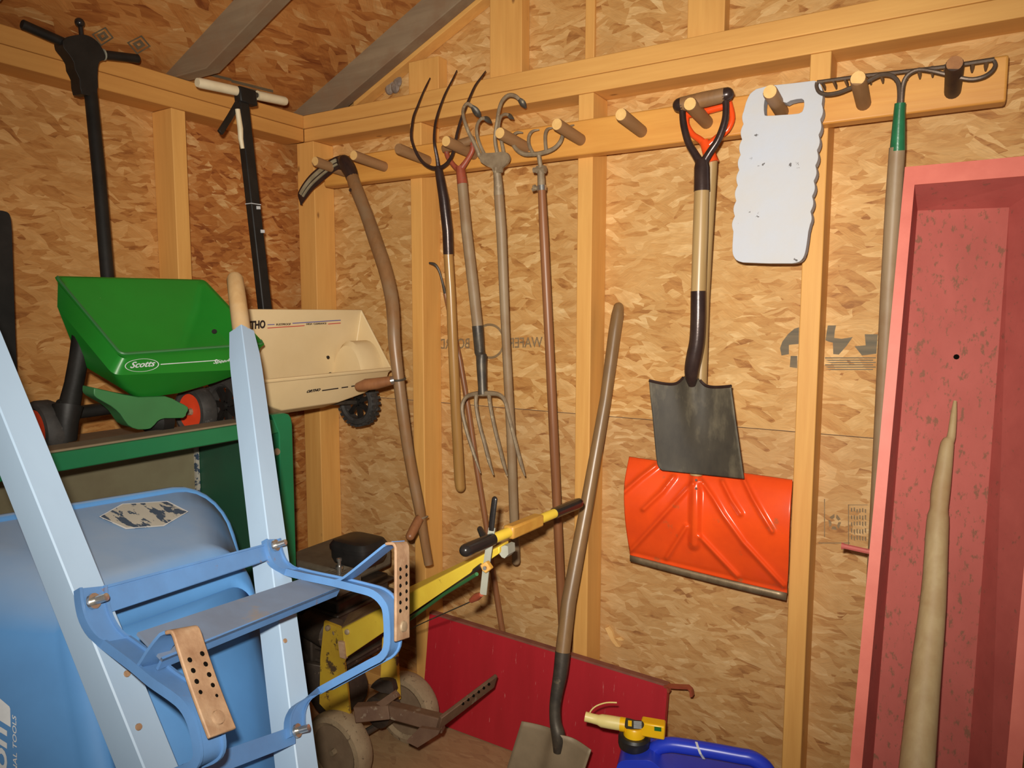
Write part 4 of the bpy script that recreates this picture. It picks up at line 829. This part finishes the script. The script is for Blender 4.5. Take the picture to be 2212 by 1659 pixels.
for a, b, r in (((47, 52), (142, 94), .0125), ((299, 127), (222, 118), .0125)):
    p, q = at(a[0], a[1], X=hx), at(b[0], b[1], X=hx); g = build('grip', MB().tube([p, lerp(p, q, .02), q], [r*.85, r, r], 12), M['black_plastic'], t)
    z = lerp(p, q, .97); build('cable_tie', MB().tube([z, z+(q-p).normalized()*.004], r+.003, 12), M['grey_strap'], g)
kn = build('control_stem', MB().tube([at(176, 80, X=hx), at(173, 52, X=hx)], .006, 8), M['grip_black'], t); build('knob', MB().ball(at(172, 49, X=hx), .0125), M['grip_black'], kn)

# ------------------------------------------------------------------ black panel cut off by the left edge of the photo
t_ = MB().prism([at(x, y, X=.16) for x, y in [(-95, 452), (-10, 453)] + smooth([(5, 455), (17, 459), (23, 470), (26, 500)], 3) + [(29, 600), (34, 740), (40, 850), (46, 950)]] + [V((.16, at(47, 978, X=.16).y, ZT)), V((.16, at(-95, 978, X=.16).y, ZT))], V((-.05, 0, 0)))
tag(build('plastic_panel', t_, M['black_plastic'], bevel=.008), 'tall black plastic panel with a rounded top corner at the left edge of the photo', 'panel')

# ------------------------------------------------------------------ yellow tiller
t = thing('tiller', 'old yellow garden tiller with greasy engine and dusty wheels beside the red board', 'tiller', V((.62, -.35, 0)))
w1, w2 = V((.62, -.495, .118)), V((.65, -.205, .118))
wheel(t, w1, .118, .066, 'dusty_tyre', 'dusty_hub', .72); wheel(t, w2, .118, .066, 'dusty_tyre', 'dusty_hub', .72)
build('axle', MB().tube([w1, w2], .011, 8), M['steel_dark'], t)
# engine
en = MB(); en.obox((.43, -.30, .43), (.12, 0, 0), (0, .12, 0), (0, 0, .13)); 
for k in range(6): en.obox((.43, -.30, .33+k*.042), (.135, 0, 0), (0, .135, 0), (0, 0, .006))
en.obox((.36, -.40, .34), (.10, 0, 0), (0, .05, 0), (0, 0, .13))
eng = build('engine', en, M['engine'], t, bevel=.006)
build('gear_case', MB().lathe([(-.06, .05), (-.05, .09), (.05, .09), (.06, .05)], (.46, -.34, .20), (0, 1, 0), 20), M['engine'], eng)
build('fuel_tank', MB().obox((.40, -.27, .60), (.125, 0, 0), (0, .14, 0), (0, 0, .035)), M['tank'], eng, bevel=.012)
mf_ = MB(); mf_.lathe([(-.07, .03), (-.06, .05), (.06, .05), (.07, .03)], (.50, -.44, .45), (1, -.2, 0), 16); mf_.lathe([(-.05, .04), (-.04, .06), (.04, .06), (.05, .04)], (.40, -.46, .30), (1, 0, .2), 16); build('muffler', mf_, M['engine'], eng)
cf = at(775, 1178, d=2.32); build('air_cleaner', MB().loft([[cf+V((x*s, y*s, z)) for x, y in [(.08*math.copysign(abs(math.cos(a))**.45, math.cos(a)), .066*math.copysign(abs(math.sin(a))**.45, math.sin(a))) for a in [2*math.pi*k/28 for k in range(28)]]] for z, s in ((-.05, .88), (-.035, .97), (-.008, .99), (-.006, 1.04), (.006, 1.04), (.012, .99), (.022, .9), (.026, .7))]), M['cap_black'], eng, sharp=25)
sp_ = at(733, 1222, d=2.25); build('spark_plug', MB().lathe([(-.04, .008), (-.01, .008), (-.01, .012), (.0, .012), (.0, .006), (.016, .006), (.016, .009), (.024, .009), (.026, .004)], sp_, (0, 0, 1), 12), M['steel_bright'], eng)
for k in range(9): a = k*.7; build('cooling_fin', MB().obox(sp_+V((-.05+k*.014, -.02+.01*(k % 2), -.045)), (.003, .002, 0), (0, .045, 0), (0, 0, .018)), M['tank'], eng)
# yellow column
cA, cB, cC, cD = at(738, 1358, d=2.10), at(746, 1423, d=2.10), at(1078, 1180, d=1.62), at(1078, 1196, d=1.62)
cE = at(700, 1343, d=2.16); wv = V((-.02, .085, .0)); 
col_ = MB().quadbox([cA, cC, cD, cB, cA+V((-.045, .075, .004)), cC+V((-.005, .05, .0)), cD+V((-.005, .05, .0)), cB+V((-.045, .075, .004))])
cl_ = build('handle_column', col_, M['tiller_yellow'], t, bevel=.003)
build('column_top', MB().quadbox([cA+V((0, 0, .001)), lerp(cA, cC, .36)+V((0, 0, .001)), lerp(cA, cC, .36)+V((-.03, .068, .004)), cA+V((-.045, .075, .005)), cA+V((0, 0, .004)), lerp(cA, cC, .36)+V((0, 0, .003)), lerp(cA, cC, .36)+V((-.03, .068, .006)), cA+V((-.045, .075, .008))]), M['tiller_top'], cl_)
for x, y in ((750, 1365), (785, 1343)):
    p = at(x, y, d=2.075 if x < 760 else 2.03); build('rivet', MB().lathe([(-.006, .008), (.002, .008), (.004, .004)], p, (.3, -1, .2), 12), M['steel_dull'], cl_)
pl = [(700, 1343, 2.17), (738, 1358, 2.105), (746, 1423, 2.105), (744, 1432, 2.12), (752, 1500, 2.16), (756, 1545, 2.19), (716, 1548, 2.22), (690, 1520, 2.22), (692, 1420, 2.18)]
bp_ = build('side_plate', MB().prism([at(x, y, d=d_) for x, y, d_ in pl], V((-.006, .012, 0))), M['tiller_worn'], t)
for x, y in ((707, 1357), (723, 1367)):
    build('rivet', MB().lathe([(-.006, .008), (.002, .008), (.004, .004)], at(x, y, d=2.14), (.1, -1, .1), 12), M['steel_dull'], bp_)
build('rust_tab', MB().prism([at(x, y, d=2.09) for x, y in ((730, 1386), (743, 1388), (746, 1424), (734, 1420))], V((0, .01, 0))), M['rust'], bp_)
build('far_side_plate', MB().prism([at(x, y, d=2.33) for x, y in ((826, 1375), (853, 1362), (857, 1440), (861, 1512), (853, 1520), (822, 1465))], V((0, .012, 0))), M['tiller_worn'], t)
build('tine_guard', MB().prism([at(x, y, d=2.28) for x, y in ((652, 1430), (700, 1440), (705, 1470), (690, 1500), (668, 1505), (650, 1470))], V((0, .02, 0))), M['engine'], t, bevel=.004)
build('axle_arm', MB().prism([at(x, y, d=2.24) for x, y in smooth([(800, 1485), (812, 1470), (840, 1470), (848, 1480), (846, 1500), (800, 1490)], 2)[:-1]], V((0, .02, 0))), M['engine'], t)
build('drive_housing', MB().lathe([(-.04, .03), (-.03, .05), (.03, .05), (.04, .03)], (.67, -.35, .19), (0, 1, 0), 18), M['engine'], t)
# T handle
g0, g1 = at(1003, 1190, d=1.505), at(1252, 1086, d=1.86); gv = (g1-g0)
tb = build('handle_bar', MB().tube([g0+gv*.05, g0+gv*.95], .0118, 14), M['tiller_yellow'], t)
build('grip', MB().tube([g0+gv*.01, g0+gv*.03, g0+gv*.21], [.0138, .0145, .0135], 16, round0=True), M['grip_black'], tb)
build('grip', MB().tube([g0+gv*.74, g0+gv*.97, g0+gv*.99], [.0135, .0140, .0132], 16, round1=True), M['grip_black'], tb)
sl = V((.0, 0, .015)); build('sleeve', MB().obox(g0+gv*.465, gv*.135, V((.014, 0, 0)), sl), M['tiller_orange'], tb, bevel=.005)
build('bracket_plate', MB().prism([at(x, y, d=1.63) for x, y in ((1071, 1186), (1090, 1178), (1097, 1180), (1098, 1198), (1090, 1206), (1084, 1204))], V((0, .03, 0))), M['grey_strap'], t)
# clutch lever
lv = build('lever', MB().strap([at(1063, 1140, d=1.58), at(1054, 1200, d=1.575), at(1050, 1228, d=1.575), at(1044, 1284, d=1.58)], V((.0145, .004, 0)), .004), M['grey_strap'], t)
build('lever_grip', MB().tube([at(1061, 1146, d=1.58), at(1063.5, 1120, d=1.58), at(1068.5, 1079, d=1.58)], [.0072, .0075, .0072], 12, round1=True, flat=.6), M['grip_black'], lv)
build('pivot_clip', MB().prism([at(x, y, d=1.56) for x, y in ((1036, 1221), (1050, 1213), (1061, 1229), (1049, 1239), (1041, 1233))], V((0, .012, 0))), M['tiller_orange'], lv, bevel=.002)
build('pivot_bolt', MB().lathe([(0, .005), (.004, .004)], at(1047, 1227, d=1.557), (.4, -.9, .1), 10), M['steel_bright'], lv)
build('throttle_knob', MB().tube([at(1037, 1143, d=1.66), at(1044, 1157, d=1.64), at(1050, 1166, d=1.63)], [.007, .0085, .006], 10, round0=True), M['grip_black'], t)
cb_ = build('cable', MB().tube([at(x, y, d=d_) for x, y, d_ in smooth([(1040, 1285, 1.585), (1020, 1298, 1.62), (960, 1325, 1.75), (900, 1352, 1.92), (850, 1378, 2.05)], 3)], .0016, 6), M['steel_dark'], t)
build('cable_boot', MB().tube([at(1040, 1284, d=1.58), at(1030, 1289, d=1.60), at(1018, 1297, d=1.62)], [.005, .009, .006], 10), M['red_enamel'], cb_)
build('shift_rod', MB().tube([at(1030, 1240, d=1.64), at(960, 1283, d=1.80), at(885, 1338, d=2.0), at(850, 1362, d=2.08)], .0045, 8), M['deflector'], t)
build('under_bar', MB().tube([at(1040, 1222, d=1.66), at(885, 1328, d=2.02)], .006, 8), M['engine'], t)
# drag stake and hitch
hb2 = MB().quadbox([at(762, 1528, d=2.14), at(838, 1524, d=2.13), at(842, 1555, d=2.11), at(767, 1563, d=2.13), at(762, 1528, d=2.14)+V((-.01, .03, 0)), at(838, 1524, d=2.13)+V((-.01, .03, 0)), at(842, 1555, d=2.11)+V((-.01, .03, 0)), at(767, 1563, d=2.13)+V((-.01, .03, 0))])
hb2.quadbox([at(838, 1524, d=2.13), at(952, 1553, d=2.06), at(955, 1586, d=2.05), at(842, 1555, d=2.11), at(838, 1524, d=2.13)+V((-.01, .03, 0)), at(952, 1553, d=2.06)+V((-.01, .03, 0)), at(955, 1586, d=2.05)+V((-.01, .03, 0)), at(842, 1555, d=2.11)+V((-.01, .03, 0))])
ht = build('hitch_bar', hb2, M['rust_bar'], t, bevel=.003)
build('hitch_edge', MB().prism([at(x, y, d=2.13) for x, y in ((812, 1520), (846, 1496), (856, 1508), (828, 1528))], V((0, .02, 0))), M['rust_bar'], ht)
build('hitch_foot', MB().prism([at(x, y, d=2.04) for x, y in ((906, 1572), (879, 1599), (880, 1604), (902, 1615), (946, 1587), (950, 1578))], V((0, .012, .0))), M['rust_bar'], ht)
ds = build('depth_stake', MB().strap([at(948, 1562, d=2.05), at(1069, 1470, d=2.17)], V((.012, 0, .040)), .012), M['rust_bar'], t, bevel=.002)
for k in range(6):
    p = lerp(at(1000, 1520, d=2.085), at(1056, 1478, d=2.14), k/5); build('stake_hole', MB().lathe([(0, .0045), (.001, .0045)], p, CAM-p, 8), M['hole'], ds)

# ------------------------------------------------------------------ blue wheelbarrow standing on its nose
R2, R0, L1p = at(507, 597, d=1.6), at(640, 1650, d=1.1), at(195, 1280, d=.95)
wn = (R2-R0).cross(L1p-R0).normalized(); wn = wn if wn.dot(CAM-R0) > 0 else -wn
def wp_(px, py, c=0.): return onpl(px, py, R0+wn*c, wn)
R1, L0, L2 = wp_(578, 1190), wp_(316, 1650), wp_(-30, 790)
upv = ((R2-R0).normalized()+(L2-L0).normalized()).normalized(); hv = (L1p-R1); hv = (hv-upv*hv.dot(upv)).normalized()
def ground(a, b):
    q = (b-a).normalized(); return b+q*((b.z-.03)/-q.z)
Rg, Lg = ground(R2, R0), ground(L2, L0)
t = thing('wheelbarrow', 'blue wheelbarrow tipped up on its nose with pale blue wooden handles', 'wheelbarrow', V(((Rg.x+Lg.x)/2, (Rg.y+Lg.y)/2, 0)))
def handle(tip, px_tip, foot, grip_end):
    q = (foot-tip).normalized(); s = hv-q*hv.dot(q); s.normalize(); n_ = q.cross(s).normalized()
    g1 = tip+q*grip_end; hs = .0225
    def sqr(p, a, b=None): b = b or a; return [p+s*a-n_*b*.92, p+s*a*.92-n_*b, p-s*a*.92-n_*b, p-s*a-n_*b*.92, p-s*a+n_*b*.92, p-s*a*.92+n_*b, p+s*a*.92+n_*b, p+s*a+n_*b*.92]
    h = build('handle', MB().loft([sqr(g1-q*.012, hs*.80), sqr(g1+q*.05, hs*.97), sqr(g1+q*.09, hs), sqr(foot, hs)]), M['wb_handle'], t)
    build('grip', MB().tube([tip, tip+q*.008, tip+q*.05, tip+q*grip_end*.75, g1+q*.02], [.0145, .0175, .0182, .0185, .0180], 16, ref=s), M['wb_grip'], h)
    for k in (.42, .55): 
        p = lerp(tip, foot, k)-n_*hs*1.0; 
    return h, s, n_
hr, sr, nr = handle(R2, None, Rg, .17)
hl_, sl_, nl = handle(L2-(L0-L2).normalized()*.25, None, Lg, .12)
# tray
O = R1; ca = lambda P: ((P-O).dot(hv), (P-O).dot(upv))
cB_ = -.042
ar = ca(wp_(588, 1350, cB_))[0]; bt = ca(wp_(300, 1140, cB_))[1]
am = (ca(R1)[0]+ca(L1p)[0])/2; al = 2*am-ar; bb = bt-.80
def rr_(a0, a1, b0, b1, c, r, m=8):
    pts = []
    for (ax_, bx_, st) in ((a1-r, b1-r, 0), (a0+r, b1-r, 90), (a0+r, b0+r, 180), (a1-r, b0+r, 270)):
        for k in range(m): g = math.radians(st+90*k/(m-1)); a_ = ax_+r*math.cos(g); pts.append(O+hv*a_+upv*(bx_+r*math.sin(g)-.17*(a_-A0))+wn*c)
    return pts
RIMC = -.21
rt = ca(wp_(300, 1063, RIMC)); rimR = ca(wp_(506, 1190, RIMC))[0]
A0, A1, B0, B1 = min(ar, al), max(ar, al), bb, bt
rA0 = rimR; rA1 = 2*am-rimR; rB1 = rt[1]
BR_ = .045                                                                # soft bend between the floor and the walls
rings = []
A0, A1, B0, B1 = min(ar, al), max(ar, al), bb, bt
for k in range(7):
    g = math.radians(72*k/6); i_ = .030*(1-math.sin(g)); j_ = .10*(1-math.sin(g)); rings.append(rr_(A0+i_, A1-i_, B0+i_, B1-j_, cB_-BR_*(1-math.cos(g)), .045+.045*k/6))
c_l = cB_-BR_*(1-math.cos(math.radians(72)))
for f in (.35, .7, .97): rings.append(rr_(lerp(A0, rA0, f), lerp(A1, rA1, f), B0-.06*f, lerp(B1-.004, rB1, f), lerp(c_l, RIMC, f), .09+.02*f))
rings.append(rr_(rA0, rA1, B0-.065, rB1, RIMC, .12))
tr = build('tray', MB().loft(rings, caps=False), M['wb_tray'], t, solid=.003, soff=0, sharp=50)
pc = MB(); pc.v = rings[0][:]; pc.f = [list(range(len(pc.v)))]
build('tray_floor', pc, M['wb_floor'], tr, solid=.002, soff=0)
build('rim', MB().tube([p for p in rings[-1]], .009, 10, closed=True, ref=wn), M['wb_tray'], tr)
# worn sticker on the sloped end of the tray, lettering on the floor of the tray
qa = (rings[6][7]+rings[6][8])/2; qb = (rings[9][7]+rings[9][8])/2; sn_n = (rings[6][8]-rings[6][7]).cross(qb-qa).normalized(); sn_n = sn_n if sn_n.dot(CAM-qa) > 0 else -sn_n
def sk(px, py, e=.001): return onpl(px, py, qa+sn_n*e, sn_n)
hexa = [(214, 1116), (264, 1088), (362, 1082), (407, 1105), (354, 1136), (272, 1142)]
c6 = (sum(x for x, y in hexa)/6, sum(y for x, y in hexa)/6)
build('sticker', MB().prism([sk(x, y, .0045) for x, y in hexa], -sn_n*.0006), M['sticker'], tr)
build('sticker_border', MB().loft([[sk(x, y, .005) for x, y in hexa], [sk(c6[0]+(x-c6[0])*.965, c6[1]+(y-c6[1])*.94, .005) for x, y in hexa]], caps=False), M['white'], tr)
tp, tq = rings[6][0], rings[9][0]; tn = upv.cross(tq-tp).normalized(); tn = tn if tn.dot(CAM-tp) > 0 else -tn
def fl_(px, py): return onpl(px, py, tp+tn*.003, tn)
text('lettering', 'Jackson', fl_(25, 1885), fl_(25.5, 1578), fl_(-20, 1872), M['white'], tr, shear=.15, bold=.02)
text('lettering', 'PROFESSIONAL TOOLS', fl_(40, 1790), fl_(35, 1546), fl_(31, 1788), M['white'], tr, shear=.2, bold=.008)
build('logo_patch', MB().prism([fl_(x, y) for x, y in ((-24, 1497), (0, 1509), (20, 1526), (22, 1531), (23, 1571), (-1, 1556), (-24, 1545))], -tn*.0005), M['white'], tr)
# leg frames: each lies in the plane of its handle
hn = hv.normalized()
def rgt(px, py): return onpl(px, py, R1-hv*.012, hn)
def lft(px, py): return onpl(px, py, L1p+hv*.0, hn)
wv = hv*.034
rl_ = smooth([(586, 1166), (590, 1190), (600, 1214), (617, 1228), (640, 1236), (673, 1244), (730, 1256), (786, 1270), (818, 1280), (838, 1298), (847, 1322), (849, 1385), (838, 1413), (809, 1430), (730, 1473), (662, 1511), (645, 1528), (637, 1552), (638, 1588)], 3)
def clr(q, p): return q if (q-O).dot(wn) > .0285 else wp_(p[0], p[1], .0285)
def on_r(p): return clr(rgt(*p), p)
lr = build('leg', MB().strap([on_r(p) for p in rl_], wv, .005), M['wb_steel'], t)
lf = MB()
for s in (-1, 1): lf.strap([on_r(p)+hv*(.016*s) for p in rl_], hv*.004, .012)
build('flange', lf, M['wb_steel'], lr)
br = [rgt(*p) for p in smooth([(735, 1252), (748, 1250), (770, 1235), (830, 1187), (845, 1176), (862, 1171)], 2)]
build('foot_brace', MB().strap(br, wv, .004), M['wb_steel'], lr)
fr2 = [rgt(*p) for p in smooth([(846, 1174), (860, 1173), (866, 1178), (868, 1195), (868, 1280), (868, 1382)], 2)]
ft = build('foot_plate', MB().strap(fr2, hv*.040, .005), M['rust'], lr, bevel=.0015)
fnr = (fr2[-1]-fr2[-3]).cross(hv).normalized(); fnr = fnr if fnr.dot(CAM-fr2[-1]) > 0 else -fnr
for k in range(6):
    for s in (-1, 1):
        p = lerp(rgt(868, 1225), rgt(868, 1318), (k+(s > 0)*.2)/5.2)+hv*(.009*s)+fnr*.003; build('perforation', MB().lathe([(0, .0034), (.0012, .0022)], p, fnr, 8), M['hole'], ft)
build('foot_rivet', MB().lathe([(0, .009), (.003, .008), (.004, .003)], rgt(868, 1353)+fnr*.0025, fnr, 12), M['steel_dull'], ft)
lp = smooth([(196, 1270), (199, 1300), (208, 1335), (228, 1368), (262, 1395), (312, 1432), (352, 1465), (392, 1492), (420, 1515), (440, 1550), (452, 1600), (452, 1630), (436, 1648), (400, 1662), (360, 1690)], 3)
wl2 = hv*.036
def on_l(p): return clr(lft(*p), p)
ll = build('leg', MB().strap([on_l(p) for p in lp], wl2, .005), M['wb_steel'], t)
lf = MB()
for s in (-1, 1): lf.strap([on_l(p)+hv*(.017*s) for p in lp], hv*.004, .012)
build('flange', lf, M['wb_steel'], ll)
build('foot_brace', MB().strap([lft(*p) for p in smooth([(312, 1436), (322, 1436), (345, 1400), (372, 1366), (388, 1362), (398, 1361)], 2)], wl2, .004), M['wb_steel'], ll)
fr3 = [lft(*p) for p in smooth([(385, 1362), (396, 1360), (402, 1366), (410, 1390), (440, 1480), (480, 1585)], 2)]
ft = build('foot_plate', MB().strap(fr3, hv*.040, .005), M['rust'], ll, bevel=.0015)
fnl = (fr3[-1]-fr3[-3]).cross(hv).normalized(); fnl = fnl if fnl.dot(CAM-fr3[-1]) > 0 else -fnl
for k in range(5):
    for s in (-1, 1):
        p = lerp(lft(419, 1418), lft(452, 1520), (k+(s > 0)*.3)/4.4)+hv*(.010*s)+fnl*.003; build('perforation', MB().lathe([(0, .0034), (.0012, .0022)], p, fnl, 8), M['hole'], ft)
build('foot_rivet', MB().lathe([(0, .009), (.003, .008), (.004, .003)], lft(467, 1553)+fnl*.0025, fnl, 12), M['rust'], ft)
# cross members
def slab(name, front, th, m, par=t): return build(name, MB().prism(front, th), M[m], par, bevel=.0015)
cx1 = slab('cross_brace', [wp_(x, y, .027) for x, y in ((214, 1268), (582, 1172), (582, 1209), (216, 1330))], -wn*.004, 'wb_steel')
build('brace_lip', MB().prism([wp_(x, y, .029) for x, y in ((214, 1268), (582, 1172), (582, 1176), (214, 1274))], -wn*.006), M['wb_steel'], cx1)
sA, sB, sC, sD = lft(297, 1366), rgt(663, 1246), rgt(736, 1270), lft(352, 1424)
sn3 = (sB-sA).cross(sD-sA).normalized(); sn3 = sn3 if sn3.z < 0 else -sn3
shf = build('cross_shelf', MB().prism([sA, sB, sC, sD], sn3*.004), M['wb_dust'], t)
build('shelf_lip', MB().quadbox([sD, sC, sC+sn3*.016, sD+sn3*.016, sD+(sA-sD).normalized()*.004, sC+(sB-sC).normalized()*.004, sC+(sB-sC).normalized()*.004+sn3*.016, sD+(sA-sD).normalized()*.004+sn3*.016]), M['wb_steel'], shf)
slab('lower_brace', [wp_(x, y, .027) for x, y in ((640, 1566), (640, 1606), (400, 1700), (395, 1650))], -wn*.004, 'wb_steel')
for f, (x, y), n_ in ((rgt, (598, 1180), wn), (lft, (204, 1301), wn), (rgt, (644, 1580), wn)):
    p = wp_(x-6, y, .032)
    b = build('bolt', MB().lathe([(-.002, .010), (.002, .010), (.002, .0055), (.020, .005), (.021, .002)], p+wn*.004, (wn+RT*.5).normalized(), 12), M['steel_bright'], t)
for x, y, f in ((275, 1455, 0), (300, 1570, 0)):
    build('screw', MB().lathe([(-.003, .005), (.0012, .004)], wp_(x, y, .0235), wn, 10), M['rust'], hl_)
build('screw', MB().lathe([(-.003, .004), (.0012, .0035)], wp_(616, 1384, .0235), wn, 10), M['rust'], hr)
